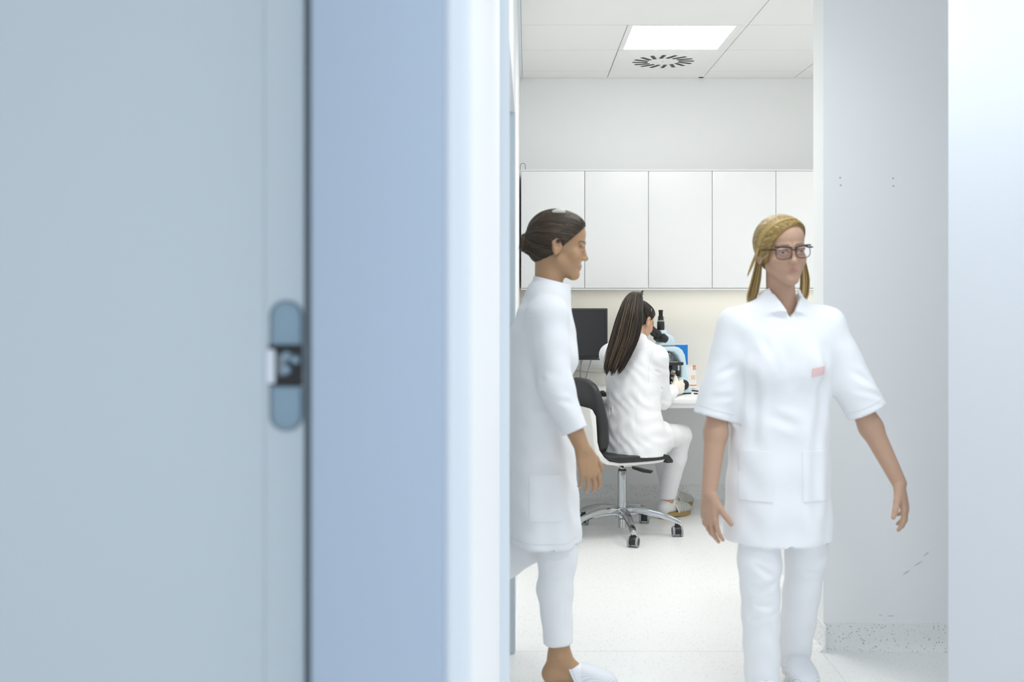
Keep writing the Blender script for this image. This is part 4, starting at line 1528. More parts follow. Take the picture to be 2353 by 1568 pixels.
# collar
cA, cB = np.array((0.622, 6.135, 1.075)), np.array((0.640, 6.160, 1.135))
cax = frameR(np.cross(cB - cA, SA[0]) * -1 if np.dot(np.cross(cB - cA, SA[0]) * -1, SA[1]) > 0 else np.cross(cB - cA, SA[0]), cB - cA)
g.loft(cA, cax, [-0.035, 0.0, 0.030, 0.048], 0, 0, [0.082, 0.066, 0.066, 0.064], [0.082, 0.068, 0.068, 0.066], 0.012)
g.loft(cA, cax, [0.006, 0.03, 0.08], 0, 0, [0.056, 0.059, 0.060], [0.058, 0.060, 0.062], 0.0, 's')
# skirt of the coat lying over the near thigh
g.loft((0.70, 6.02, 0.545), frameR(np.cross((0.26, 0.29, -0.03), (0.5, -0.5, 0.9)), (0.26, 0.29, -0.03)), [-0.02, 0.04, 0.08, 0.10], 0, 0, [0.102, 0.104, 0.100, 0.096], [0.104, 0.104, 0.100, 0.096], 0.02)
g.cone((0.70, 6.03, 0.545), (1.0, 6.36, 0.52), 0.082, 0.060, 0.004, 's')
g.loft((0, 0, 0), SA, [0.40, 0.462, 0.478], [np.dot(SA[0], (0.605, 6.01, 0))] * 3, [np.dot(SA[1], (0.607, 6.01, 0))] * 3, [0.18] * 3, [0.14] * 3, 0, 's')


def fold_coat(V):
    f = 0.0016 * wave(V, (0.2, 0.1, 1), 0.085, 0.3, 0.03, (0.8, -0.6, 0), 0.16) * np.clip((1.0 - V[:, 2]) / 0.2, 0, 1)
    f += 0.0011 * wave(V, (0.7, -0.5, 0.55), 0.055, 1.1, 0.02, (0, 0, 1), 0.2)
    A = lambda x, y, Y=6.0: P_(x, y, Y)
    for a, b, w, am in (
            (A(1470, 838), A(1500, 900), 0.012, -0.0055), (A(1482, 835), A(1492, 868), 0.010, 0.004), (A(1489, 880), A(1500, 930), 0.009, -0.006), (A(1460, 905), A(1500, 930), 0.012, -0.004),
            (A(1395, 905, 6.05), A(1425, 945, 6.0), 0.011, -0.0055), (A(1398, 930, 6.0), A(1420, 990, 6.0), 0.011, -0.005), (A(1425, 920), A(1470, 912), 0.012, -0.004),
            (A(1410, 985), A(1470, 968), 0.013, -0.0045), (A(1430, 1010), A(1515, 985), 0.012, -0.004), (A(1395, 1015), A(1440, 1022), 0.010, -0.0035),
            (A(1500, 955), A(1520, 1010), 0.010, -0.004), (A(1465, 935), A(1505, 950), 0.011, -0.0045), (A(1440, 870), A(1480, 860), 0.014, -0.003),
            (A(1497, 925, 6.06), A(1518, 945, 6.06), 0.009, -0.005), (A(1505, 910, 6.06), A(1530, 925, 6.06), 0.008, -0.0035), (A(1520, 925, 6.06), A(1545, 905, 6.2), 0.008, -0.0035),
            (A(1500, 850, 5.96), A(1528, 862, 5.96), 0.012, -0.003), (A(1495, 880, 6.0), A(1530, 900, 6.0), 0.010, -0.003), (A(1435, 950), A(1475, 990), 0.013, -0.0035)):
        f += crease(V, a, b, w * 0.8, am * 1.35)
    f += crease(V, (0.85, 6.20, 0.82), (0.88, 6.24, 0.75), 0.007, -0.002) + crease(V, (0.83, 6.17, 0.81), (0.85, 6.20, 0.73), 0.008, -0.003)
    return f


sk_d = unit((0.26, 0.29, -0.03))
coat, ctree = grid_obj('lab_coat', g, M_CLOTH, sw, 3, fold=fold_coat, planes=[((0.862, 6.285, 0.787), (0.086, 0.19, 0.035), 0.07), (cA + cax[2] * 0.048, cax[2], 0.09),
                       (np.array((0.70, 6.02, 0.545)) + sk_d * 0.10, sk_d, 0.14), ((0.605, 6.01, 0.462), (0, 0, 1), 0.3)])
vd = (0.20, 0.97, -0.05)
for pts in ([P_(1428, 905, 5.9), P_(1425, 950, 5.9), P_(1420, 1000, 5.9), P_(1419, 1031, 5.9)],
            [P_(1465, 900, 5.9), P_(1463, 950, 5.9), P_(1466, 1000, 5.9), P_(1472, 1035, 5.9)],
            [P_(1505, 795, 5.9), P_(1496, 820, 5.9), P_(1489, 850, 5.9), P_(1490, 880, 5.9)],
            [P_(1470, 805, 5.9), P_(1490, 797, 5.9), P_(1500, 790, 5.9)]):
    L = wrap_line(ctree, pts, vd, 0.0002)
    if len(L) > 4:
        bm = NB()
        tube(bm, [p - Vector(sw.location) for p in L], 0.0009, 6)
        obj('seam', bm, M_SEAMT, coat)

# glove
g = Grid((0.82, 6.24, 0.70), (1.05, 6.50, 0.90), 0.0026)
hand(g, infl=0.0022, **hr_)
g.cone(np.array(J['wr']) - unit(hr_['d']) * 0.035, np.array(J['wr']) + unit(hr_['d']) * 0.02, 0.0335, 0.027, 0.012)
g.cone(np.array(J['wr']) - unit(hr_['d']) * 0.06, np.array(J['wr']) - unit(hr_['d']) * 0.02, 0.028, 0.0255, 0.0, 's')


def fold_gl(V):
    L = (V - np.array(J['wr'])) @ unit(hr_['d'])
    return 0.0010 * wave(V, hr_['d'], 0.011, 0.5, 0.004, (0, 0, 1), 0.05) * np.clip((0.035 - L) / 0.03, 0, 1)


grid_obj('glove', g, M_LATEX, sw, 2, fold=fold_gl)

g = Grid((0.70, 6.38, 0.74), (1.00, 6.58, 0.96), 0.0032)
hand(g, infl=0.0022, **hl_)
g.cone(np.array(J['wl']) - unit(hl_['d']) * 0.035, np.array(J['wl']) + unit(hl_['d']) * 0.02, 0.0335, 0.027, 0.012)
grid_obj('glove', g, M_LATEX, sw, 2)

# socks and clogs
for s_ in 'rl':
    a = np.array(J['a' + s_])
    t = np.array(J['t' + s_])
    f = unit([t[0] - a[0], t[1] - a[1], 0])
    g = Grid(np.minimum(a, t) - 0.09, np.maximum(a, t) + 0.09, 0.004)
    heel = np.array([a[0], a[1], 0.062]) - f * 0.028
    ball = np.array([t[0], t[1], 0.050]) - f * 0.060
    ins = a + f * 0.040
    ins[2] = 0.083
    g.cone(a, heel, 0.0375, 0.035, 0.02)
    g.cone(a, ins, 0.036, 0.030, 0.02)
    g.cone(ins, ball, 0.029, 0.022, 0.015)
    g.cone(heel, ball, 0.033, 0.026, 0.015)
    g.plane_cut((0, 0, 0.098), (-0.1 * f[0], -0.1 * f[1], 1), a - 0.2, a + 0.2)
    grid_obj('sock', g, M_SOCK, sw, 2)
    yaw = math.atan2(f[1], f[0])
    clog(sw, (a[0] - f[0] * 0.055, a[1] - f[1] * 0.055, 0.0), yaw, M_CLOGB, M_CORK, strap=(s_ == 'x'), m_lining=M_SOCK)

# hair: sleek cap and long ponytail
g = Grid(hc_ - 0.16, hc_ + 0.16, 0.0032)
hair_cap(g, hc_, SR, thick=0.0085, nape=-0.070, front=0.080)
g.ell(hc_ + SR.T @ np.array([0.082, -0.012, -0.012]), (0.014, 0.030, 0.040), SR, 0.006, 's')
hair, htree = grid_obj('hair', g, DARK_HAIR[0], sw, 2)
starts = []
for i in range(420):
    a = RNG.uniform(-PI, PI)
    el = RNG.uniform(-0.25, 1.2)
    starts.append((math.cos(el) * math.cos(a), math.cos(el) * math.sin(a), math.sin(el)))
KN = (0.0, -0.80, 0.75)
pth = combed(htree, hc_ + SR.T @ np.array([0, -0.012, 0.02]), SR, starts, KN, 14, 0.0006, 0.04)
strands_obj('strands', pth, [RNG.uniform(0.0007, 0.0016) for _ in pth], DARK_HAIR[:2], hair)
knot = hc_ + SR.T @ np.array([0.0, -0.085, 0.095])
ctr = [P_(1474, 677, 6.16), P_(1462, 672, 6.10), P_(1455, 690, 6.035), P_(1446, 735, 5.985), P_(1436, 778, 5.955), P_(1421, 818, 5.94), P_(1410, 848, 5.935), P_(1405, 866, 5.935)]
hw_ = [4, 12, 23, 31, 32, 28, 22, 17]
th_ = [0.010, 0.018, 0.026, 0.026, 0.022, 0.018, 0.014, 0.010]
N_ = 26
CT = spline(ctr, N_)
HW = np.interp(np.linspace(0, 7, N_), range(8), hw_) / 2450 * 6.0
TH = np.interp(np.linspace(0, 7, N_), range(8), th_)
sd = unit((0.93, -0.36, 0.05))
nd_ = unit((-0.36, -0.93, 0.0))
paths, rad = [], []
for i in range(700):
    u_ = RNG.uniform(-1, 1)
    v_ = RNG.uniform(-0.6, 1) * math.sqrt(max(0, 1 - u_ * u_ * 0.85))
    if i < 200:
        v_ = RNG.uniform(-0.2, 0.6) * math.sqrt(max(0, 1 - u_ * u_ * 0.85))
    end = 0.925 + 0.045 * math.sin(u_ * 8.0 + 1.0) + RNG.uniform(-0.085, 0.03) - 0.05 * abs(u_) * RNG.uniform(0, 1.5)
    m = 20
    ss = np.linspace(0, end * (N_ - 1), m)
    c_ = np.stack([np.interp(ss, range(N_), CT[:, k]) for k in range(3)], 1)
    w_ = np.interp(ss, range(N_), HW)
    t_ = np.interp(ss, range(N_), TH)
    ph = RNG.uniform(0, 6)
    dr = RNG.normal(0, 0.10)
    uu = u_ + dr * np.linspace(0, 1, m) ** 2 + 0.03 * np.sin(np.linspace(0, 5, m) + ph)
    p = c_ + sd * (uu * w_)[:, None] + nd_ * (v_ * t_)[:, None]
    paths.append(p)
    rad.append(RNG.uniform(0.0010, 0.0026))
pony = strands_obj('ponytail', paths, rad, DARK_HAIR, hair)
# flyaway wisps at the crown and a metal hair grip
wis = []
for i in range(9):
    b_ = P_(1468 + RNG.uniform(-10, 8), 675, 6.10)
    e_ = b_ + np.array([RNG.uniform(-0.05, 0.02), RNG.uniform(-0.02, 0.02), RNG.uniform(0.004, 0.018)])
    wis.append(spline([b_, (b_ + e_) / 2 + [0, 0, 0.006], e_], 8))
for i in range(6):
    wis.append(spline([P_(1472, 678, 6.09), P_(1474 + i * 0.6, 671, 6.09), P_(1477 + i * 0.8, 666.5 + i * 0.6, 6.09)], 8))
strands_obj('wisps', wis, [0.0006] * 9 + [0.0012] * 6, DARK_HAIR[:1], hair)
gp = on_cap(htree, hc_ + SR.T @ np.array([0, -0.012, 0.02]), [SR.T @ unit((0.75, 0.10, 0.62)), SR.T @ unit((0.80, 0.05, 0.50)), SR.T @ unit((0.85, 0.0, 0.40))], 0.0022)
bm = NB()
tube(bm, [p - np.array(sw.location) for p in gp], 0.0016, 8)
obj('hair_grip', bm, M_STEEL, hair)

# ================================================================== blonde woman walking forward
rw = thing('person', 'blonde woman with glasses and short-sleeved white tunic walking forward, arms swinging', 'person', (0.86, 3.6, 0))
RA = frameR((0.10, -1.0, 0), (0, 0, 1))
hc_ = P_(1797, 577, 3.60)
ha = math.radians(9)
RR = frameR((math.sin(ha), -math.cos(ha), -0.04), (-0.075, 0, 1))
J = dict(axes=RA, pelvis=(0.866, 3.63, 0.90), chest=(0.872, 3.63, 1.15), neck=(0.868, 3.635, 1.345), skull=hc_ + RR.T @ np.array([0, -0.028, -0.055]),
         sr=(0.715, 3.635, 1.272), sl=(1.022, 3.635, 1.272), er=(0.652, 3.625, 0.985), wr=(0.607, 3.545, 0.715), el=(1.132, 3.62, 1.000), wl=(1.250, 3.575, 0.745),
         hr=(0.792, 3.62, 0.85), hl=(0.945, 3.62, 0.85), kr=(0.778, 3.56, 0.475), kl=(0.962, 3.66, 0.49), ar=(0.795, 3.59, 0.105), al=(0.945, 3.79, 0.115),
         tr=(0.785, 3.40, 0.03), tl=(0.950, 3.60, 0.03), soler=0.030, solel=0.035)
hr_ = dict(w=J['wr'], d=(-0.02, -0.12, -1), n=(0.80, 0.55, 0.0), t=(0.4, -0.9, 0), curls=(0.25, 0.30, 0.36, 0.42), spread=(0.12, 0.03, -0.07, -0.18), thumb=(0.75, 0.55, 0.25))
hl_ = dict(w=J['wl'], d=(0.22, -0.02, -0.97), n=(-0.85, 0.45, -0.2), t=(-0.4, -0.9, 0), curls=(0.28, 0.34, 0.40, 0.45), spread=(0.12, 0.03, -0.07, -0.18), thumb=(0.75, 0.55, 0.25))
g = Grid((0.50, 3.36, 0.02), (1.36, 4.02, 1.67), 0.006, fx=((0.56, 0.67, 0.003), (0.76, 0.965, 0.0028), (1.21, 1.335, 0.003)), fy=((3.47, 3.70, 0.003),), fz=((0.52, 0.76, 0.003), (1.40, 1.66, 0.0028)))
q = head(g, hc_, RR)
body(g, J, hr_, hl_)
SKIN_R = (0.50, 0.315, 0.22)
grid_obj('body', g, M_SKIN, rw, 2, color=skin_paint(SKIN_R, q, RR, (0.16, 0.105, 0.06), lip=(0.46, 0.17, 0.17)))
eyes(q, RR, rw, iris=(0.10, 0.16, 0.20))

# trousers
g = Grid((0.64, 3.42, 0.02), (1.12, 3.98, 1.02), 0.005)
for s_ in 'rl':
    h_, k_, a_ = (np.array(J[c + s_]) for c in 'hka')
    g.cone(h_, k_, 0.080, 0.070, 0.03)
    g.cone(k_, a_ - [0, 0, 0.05], 0.068, 0.058, 0.02)
    ax_ = unit(a_ - k_)
    g.plane_cut(a_ + ax_ * 0.042, ax_, a_ - 0.14, a_ + 0.14)
g.ell((0.868, 3.630, 0.90), (0.150, 0.085, 0.12), RA, 0.03)


def fold_rt(V):
    f = 0.0018 * wave(V, (0.25, 0.1, 1), 0.10, 0.3, 0.02, (1, 0.3, 0), 0.12)
    for a, b, w, am in (((0.72, 3.50, 0.40), (0.83, 3.50, 0.43), 0.012, -0.006), ((0.72, 3.50, 0.36), (0.82, 3.50, 0.35), 0.010, -0.005), ((0.71, 3.52, 0.30), (0.83, 3.52, 0.325), 0.010, -0.004),
                        ((0.73, 3.48, 0.50), (0.83, 3.49, 0.44), 0.011, -0.004), ((0.72, 3.52, 0.56), (0.80, 3.52, 0.52), 0.012, -0.003), ((0.90, 3.60, 0.45), (1.02, 3.60, 0.42), 0.012, -0.005), ((0.90, 3.60, 0.52), (1.02, 3.60, 0.50), 0.012, -0.004)):
        f += crease(V, a, b, w, am)
    return f


grid_obj('trousers', g, M_CLOTH2, rw, 3, fold=fold_rt, planes=[(np.array(J['a' + c]) + unit(np.array(J['a' + c]) - np.array(J['k' + c])) * 0.042, np.array(J['a' + c]) - np.array(J['k' + c]), 0.1) for c in 'rl'])

# tunic
g = Grid((0.54, 3.42, 0.53), (1.26, 3.86, 1.43), 0.0045)
zs = [0.548, 0.62, 0.75, 0.90, 1.02, 1.12, 1.20, 1.265, 1.31, 1.345, 1.37]
xs = [0.845, 0.848, 0.853, 0.860, 0.867, 0.870, 0.871, 0.870, 0.868, 0.867, 0.867]
g.loft((0, 3.63, 0), np.array([[1.0, 0, 0], [0, 1, 0], [0, 0, 1]]), zs, xs, [-0.015, -0.012, -0.008, -0.004, -0.003, -0.004, -0.004, 0, 0.003, 0.004, 0.004],
       [0.184, 0.182, 0.176, 0.166, 0.162, 0.167, 0.170, 0.158, 0.115, 0.078, 0.060], [0.142, 0.139, 0.132, 0.122, 0.115, 0.118, 0.116, 0.100, 0.082, 0.070, 0.060], 0, pw=2.3)
g.ell((0.800, 3.545, 1.135), (0.062, 0.045, 0.060), None, 0.04)
g.ell((0.935, 3.545, 1.135), (0.062, 0.045, 0.060), None, 0.04)
SLV = (((0.715, 3.635, 1.262), (0.632, 3.622, 0.962), 0.064, 0.067), ((1.022, 3.635, 1.262), (1.153, 3.618, 0.980), 0.064, 0.072))
for a_, b_, r0, r1 in SLV:
    a_, b_ = np.array(a_), np.array(b_)
    d_ = unit(b_ - a_)
    g.cone(a_, b_, r0, r1, 0.035, flat=True)
# stand collar with a notch in front
cA = np.array((0.8675, 3.630, 1.345))
CR = frameR((0.06, -1, 0.30), (0, 0.30, 1))
for sx in (-1, 1):
    g.cone((0.868 + sx * 0.035, 3.632, 1.322), (0.868 + sx * 0.150, 3.635, 1.268), 0.050, 0.060, 0.04)
g.loft(cA, CR, [-0.05, -0.01, 0.02, 0.042], 0, 0, [0.085, 0.073, 0.068, 0.068], [0.085, 0.074, 0.069, 0.069], 0.015)
g.loft(cA, CR, [-0.045, -0.01, 0.02, 0.08], 0, [0.010, 0.004, 0, 0], [0.050, 0.058, 0.060, 0.061], [0.052, 0.060, 0.0615, 0.062], 0.0, 's')
# V notch
g.put(lambda X, Y, Z: np.maximum(np.maximum((np.abs(X - 0.880) - (Z - 1.300) * 0.62) * 0.85, Y - 3.60), 1.300 - Z), (0.78, 3.44, 1.29), (0.98, 3.60, 1.43), 0.0, 's')


def fold_ru(V):
    low = np.clip((1.05 - V[:, 2]) / 0.45, 0, 1)
    f = 0.0065 * low * wave(V, (1, 0.35, 0), 0.135, 0.9, 0.012, (0, 0, 1), 0.5)
    f += 0.0018 * wave(V, (0.5, 0.2, 0.8), 0.12, 0.5, 0.03, (1, 0, 0), 0.25)
    for a, b, w, am in (((0.99, 3.53, 1.20), (0.975, 3.52, 0.90), 0.020, -0.010), ((0.755, 3.53, 1.18), (0.750, 3.52, 0.88), 0.018, -0.008), ((0.965, 3.50, 1.02), (0.945, 3.50, 0.60), 0.022, -0.010), ((0.80, 3.50, 0.98), (0.90, 3.50, 0.94), 0.018, -0.005),
                        ((0.78, 3.52, 1.24), (0.83, 3.51, 1.12), 0.014, -0.004), ((1.09, 3.56, 1.12), (1.18, 3.56, 1.07), 0.012, -0.005), ((1.10, 3.56, 1.06), (1.20, 3.57, 1.03), 0.010, -0.004), ((0.62, 3.56, 1.10), (0.70, 3.56, 1.14), 0.012, -0.004), ((0.62, 3.57, 1.03), (0.69, 3.57, 1.04), 0.012, -0.004)):
        f += crease(V, a, b, w, am)
    return f


tun, ttree = grid_obj('tunic', g, M_CLOTH, rw, 3, fold=fold_ru, planes=[(b_, np.array(b_) - np.array(a_), 0.11) for a_, b_, _r, _s in SLV] + [(cA + CR[2] * 0.042, CR[2], 0.09), ((0.845, 3.615, 0.548), (0, 0, 1), 0.3)])
vd = (0, 1, 0)
Y_ = 3.4
for (xa, xb) in ((0.705, 0.805), (0.905, 1.005)):
    patch('pocket', ttree, [(xa, Y_, 0.70), (xb, Y_, 0.70), (xb, Y_, 0.862), (xa, Y_, 0.862)], vd, 0.0012, 0.0022, M_CLOTH, tun)
bg_ = P_(1881, 854, 3.5)
patch('name_badge', ttree, [(bg_[0] - 0.022, Y_, bg_[2] - 0.019), (bg_[0] + 0.021, Y_, bg_[2] - 0.010), (bg_[0] + 0.022, Y_, bg_[2] + 0.019), (bg_[0] - 0.021, Y_, bg_[2] + 0.010)], vd, 0.002, 0.0016, mat('badge_pink', (0.80, 0.56, 0.55), 0.5), tun, 5, 4)
for (a_, b_, r0, r1) in SLV:
    a_, b_ = np.array(a_), np.array(b_)
    d_ = unit(b_ - a_)
    s_ = unit(np.cross(d_, (0, 1, 0)))
    L = wrap_line(ttree, [b_ - d_ * 0.028 + s_ * k * r1 * 0.9 + np.array([0, -0.2, 0]) for k in (-1, -0.4, 0.4, 1)], vd, 0.0002)
    if len(L) > 4:
        bm = NB()
        tube(bm, [p - Vector(rw.location) for p in L], 0.001, 6)
        obj('hem_seam', bm, M_SEAMT, tun)

for s_ in 'rl':
    a = np.array(J['a' + s_])
    t = np.array(J['t' + s_])
    f = unit([t[0] - a[0], t[1] - a[1], 0])
    clog(rw, (a[0] - f[0] * 0.055, a[1] - f[1] * 0.055, 0.0 if s_ == 'r' else 0.025), math.atan2(f[1], f[0]), M_CLOGW, M_SOLEW, strap=False)

# blonde hair
g = Grid(hc_ - 0.16, hc_ + 0.16, 0.0032)
hair_cap(g, hc_, RR, thick=0.013, nape=-0.078, front=0.078, tilt=-0.42)
hair, htree = grid_obj('hair', g, BLONDE[1], rw, 2)
starts = []
for i in range(260):
    starts.append((RNG.uniform(0.0, 0.75), 0.75 + RNG.uniform(-0.15, 0.15), 0.72 + RNG.uniform(-0.1, 0.25)))
for i in range(200):
    starts.append((RNG.uniform(-0.75, 0.0), 0.72 + RNG.uniform(-0.15, 0.15), 0.72 + RNG.uniform(-0.1, 0.25)))
for i in range(420):
    a = RNG.uniform(-PI, PI)
    starts.append((math.cos(a) * 0.8, math.sin(a) * 0.8, RNG.uniform(-0.2, 1.0)))
hcm = hc_ + RR.T @ np.array([0, -0.005, 0.02])
for i in range(700):
    starts.append((RNG.uniform(-0.9, 1.0), RNG.uniform(0.1, 1.0), RNG.uniform(0.0, 0.9)))
pth = combed(htree, hcm, RR, starts, (0.0, -1.0, -0.35), 22, 0.0008, 0.08)
# fringe swept from the parting across the forehead to behind the ear
for i in range(160):
    s0 = unit((-0.32 + RNG.uniform(-0.08, 0.1), 0.62 + RNG.uniform(-0.05, 0.05), 0.95))
    pth += combed(htree, hcm, RR, [s0], (0.98 + RNG.uniform(-0.05, 0.05), 0.02 + RNG.uniform(-0.12, 0.16), -0.12 + RNG.uniform(-0.1, 0.1)), 14, 0.0030, 0.03)
strands_obj('strands', pth, [RNG.uniform(0.0008, 0.0017) for _ in pth], BLONDE, hair)


def lock(pts, halfw, n, th=0.012, sdv=(1, 0.2, 0), rr=(0.0010, 0.0022)):
    ct = spline(pts, 18)
    sv = unit(sdv)
    nv = unit((0, -1, 0))
    out = []
    for i in range(n):
        u_, v_ = RNG.uniform(-1, 1), RNG.uniform(-1, 1)
        e = RNG.uniform(0.82, 1.0)
        ss = np.linspace(0, e * 17, 14)
        c_ = np.stack([np.interp(ss, range(18), ct[:, k]) for k in range(3)], 1)
        w_ = np.interp(ss, np.linspace(0, 17, len(halfw)), halfw)
        out.append(c_ + sv * ((u_ + RNG.normal(0, 0.12) * np.linspace(0, 1, 14)) * w_)[:, None] + nv * (v_ * th))
    return out


lk = lock([P_(1752, 560, 3.62), P_(1744, 600, 3.635), P_(1738, 640, 3.655), P_(1730, 675, 3.66), P_(1722, 703, 3.655)], [0.004, 0.010, 0.016, 0.018, 0.012], 110, 0.014)
lk += lock([P_(1750, 545, 3.58), P_(1738, 585, 3.585), P_(1728, 610, 3.60), P_(1716, 640, 3.61)], [0.004, 0.005, 0.004, 0.002], 16, 0.006)
lk += lock([P_(1845, 600, 3.68), P_(1850, 640, 3.69), P_(1848, 675, 3.69), P_(1842, 700, 3.685)], [0.008, 0.014, 0.014, 0.010], 70, 0.014)
strands_obj('loose_locks', lk, [RNG.uniform(0.0010, 0.0022) for _ in lk], BLONDE, hair)

# glasses
rloc = np.array(rw.location)
gl = lambda x, y, z: q(x, y, z) - rloc
bm = NB()
for x in (-1, 1):
    loop = []
    for k in range(25):
        a = 2 * PI * k / 24
        ex = 0.0265 * math.copysign(abs(math.cos(a)) ** 0.75, math.cos(a))
        ez = 0.0205 * math.copysign(abs(math.sin(a)) ** 0.75, math.sin(a))
        loop.append(gl(x * 0.0335 + ex, 0.1005 - 0.0045 * abs(ex + x * 0.0335) / 0.03, -0.004 + ez))
    tube(bm, loop, 0.0014, 8, False)
    top = [p for p in [gl(x * 0.0335 + dx, 0.1015 - 0.0045 * abs(dx + x * 0.0335) / 0.03, 0.0135 + 0.0028 * (1 - (dx / 0.03) ** 2) + 0.003 * x * dx / 0.03) for dx in np.linspace(-0.029, 0.029, 12)]]
    tube(bm, top, 0.0027, 8)
    tube(bm, [gl(x * 0.060, 0.092, 0.010), gl(x * 0.074, 0.080, 0.009), gl(x * 0.079, 0.03, 0.008), gl(x * 0.081, -0.008, 0.012), gl(x * 0.082, -0.03, -0.008)], [0.003, 0.0026, 0.0022, 0.0022, 0.0015], 8)
tube(bm, [gl(-0.008, 0.1005, 0.004), gl(0, 0.1045, 0.006), gl(0.008, 0.1005, 0.004)], 0.0022, 8)
gs = obj('glasses', bm, M_BLACK, rw, kind='thing')
del gs['kind']
m_gl = mat('spectacle_glass', (0.95, 0.96, 1.0), 0.02, trans=1.0)
m_gl.node_tree.nodes['Principled BSDF'].inputs['IOR'].default_value = 1.05
for x in (-1, 1):
    bm = NB()
    f_, b_ = [], []
    for k in range(24):
        a = 2 * PI * k / 24
        ex = 0.0255 * math.copysign(abs(math.cos(a)) ** 0.75, math.cos(a))
        ez = 0.0195 * math.copysign(abs(math.sin(a)) ** 0.75, math.sin(a))
        yy = 0.1005 - 0.0045 * abs(ex + x * 0.0335) / 0.03
        f_.append(bm.verts.new(gl(x * 0.0335 + ex, yy + 0.0006, -0.004 + ez)))
        b_.append(bm.verts.new(gl(x * 0.0335 + ex, yy - 0.0006, -0.004 + ez)))
    bm.faces.new(f_)
    bm.faces.new(b_[::-1])
    for k in range(24):
        bm.faces.new([f_[k], b_[k], b_[(k + 1) % 24], f_[(k + 1) % 24]])
    obj('lens', bm, m_gl, gs, smooth=False)

# ================================================================== dark-haired woman stepping out of the side opening
lw = thing('person', 'dark-haired woman in profile in a white tunic, stepping out of the side opening', 'person', (0.06, 3.72, 0))
LA = frameR((1, -0.05, 0), (0, 0, 1))
hc_ = P_(1285, 563, 3.73)
LR = frameR((0.97, 0.05, -0.16), (0.12, 0, 1))
J = dict(axes=LA, pelvis=(0.050, 3.74, 0.90), chest=(0.050, 3.74, 1.18), neck=(0.078, 3.735, 1.40), skull=hc_ + LR.T @ np.array([0, -0.030, -0.055]),
         sr=(0.070, 3.58, 1.325), sl=(0.060, 3.90, 1.325), er=(0.100, 3.535, 1.065), wr=(0.186, 3.51, 0.868), el=(-0.01, 3.945, 1.07), wl=(-0.12, 3.96, 0.86),
         hr=(0.055, 3.67, 0.86), hl=(0.035, 3.80, 0.86), kr=(0.108, 3.675, 0.475), kl=(0.030, 3.82, 0.49), ar=(0.114, 3.695, 0.128), al=(-0.30, 3.83, 0.27),
         tr=(0.302, 3.68, 0.03), tl=(-0.17, 3.83, 0.08), soler=0.032, solel=0.15)
hr_ = dict(w=J['wr'], d=(0.27, 0.03, -0.96), n=(-0.45, 0.88, -0.05), t=(0.88, 0.45, 0.2), curls=(0.30, 0.34, 0.38, 0.42), spread=(0.12, 0.03, -0.07, -0.16), thumb=(0.85, 0.42, 0.30), s=1.0)
hl_ = dict(w=J['wl'], d=(-0.2, 0, -0.96), n=(0.3, -0.9, 0), t=(0.9, 0.3, 0), curls=(0.3, 0.34, 0.38, 0.42))
g = Grid((-0.42, 3.42, 0.015), (0.40, 4.06, 1.70), 0.006, fx=((0.0, 0.26, 0.003),), fy=((3.47, 3.56, 0.003), (3.64, 3.82, 0.003)), fz=((0.66, 0.90, 0.003), (1.42, 1.69, 0.003), (0.03, 0.14, 0.0035)))
q = head(g, hc_, LR)
body(g, J, hr_, hl_)
SKIN_L = (0.44, 0.265, 0.15)
grid_obj('body', g, M_SKIN, lw, 2, color=skin_paint(SKIN_L, q, LR, (0.04, 0.025, 0.015)))
eyes(q, LR, lw, iris=(0.09, 0.05, 0.03))

g = Grid((-0.40, 3.54, 0.10), (0.26, 3.94, 1.02), 0.005)
for s_, r in (('r', (0.086, 0.066, 0.060, 0.049)), ('l', (0.086, 0.066, 0.060, 0.049))):
    h_, k_, a_ = (np.array(J[c + s_]) for c in 'hka')
    g.cone(h_, k_, r[0], r[1], 0.03)
    ca = k_ * 0.66 + a_ * 0.34 + (np.array([-0.012, 0, 0]) if s_ == 'r' else 0)
    g.cone(k_, ca, r[1], r[2], 0.02)
    g.cone(ca, a_, r[2], r[3], 0.02)
    ax_ = unit(a_ - k_)
    g.plane_cut(a_ - ax_ * 0.045, ax_ + np.array([0.08, 0, 0]), a_ - 0.12, a_ + 0.12)
g.ell((0.045, 3.735, 0.90), (0.150, 0.090, 0.12), LA, 0.03)


def fold_lt(V):
    f = 0.0012 * wave(V, (0.2, 0.1, 1), 0.09, 0.3, 0.02, (1, 0.3, 0), 0.12)
    for a, b, w, am in (((0.05, 3.61, 0.50), (0.16, 3.61, 0.53), 0.010, -0.004), ((0.04, 3.61, 0.45), (0.15, 3.61, 0.47), 0.010, -0.004), ((0.05, 3.61, 0.40), (0.16, 3.61, 0.41), 0.010, -0.0035), ((0.13, 3.63, 0.20), (0.125, 3.63, 0.36), 0.006, -0.0012)):
        f += crease(V, a, b, w, am)
    return f


grid_obj('trousers', g, M_CLOTH2, lw, 3, fold=fold_lt, planes=[(np.array(J['a' + c]) - unit(np.array(J['a' + c]) - np.array(J['k' + c])) * 0.045, unit(np.array(J['a' + c]) - np.array(J['k' + c])) + np.array([0.08, 0, 0]), 0.1) for c in 'rl'])

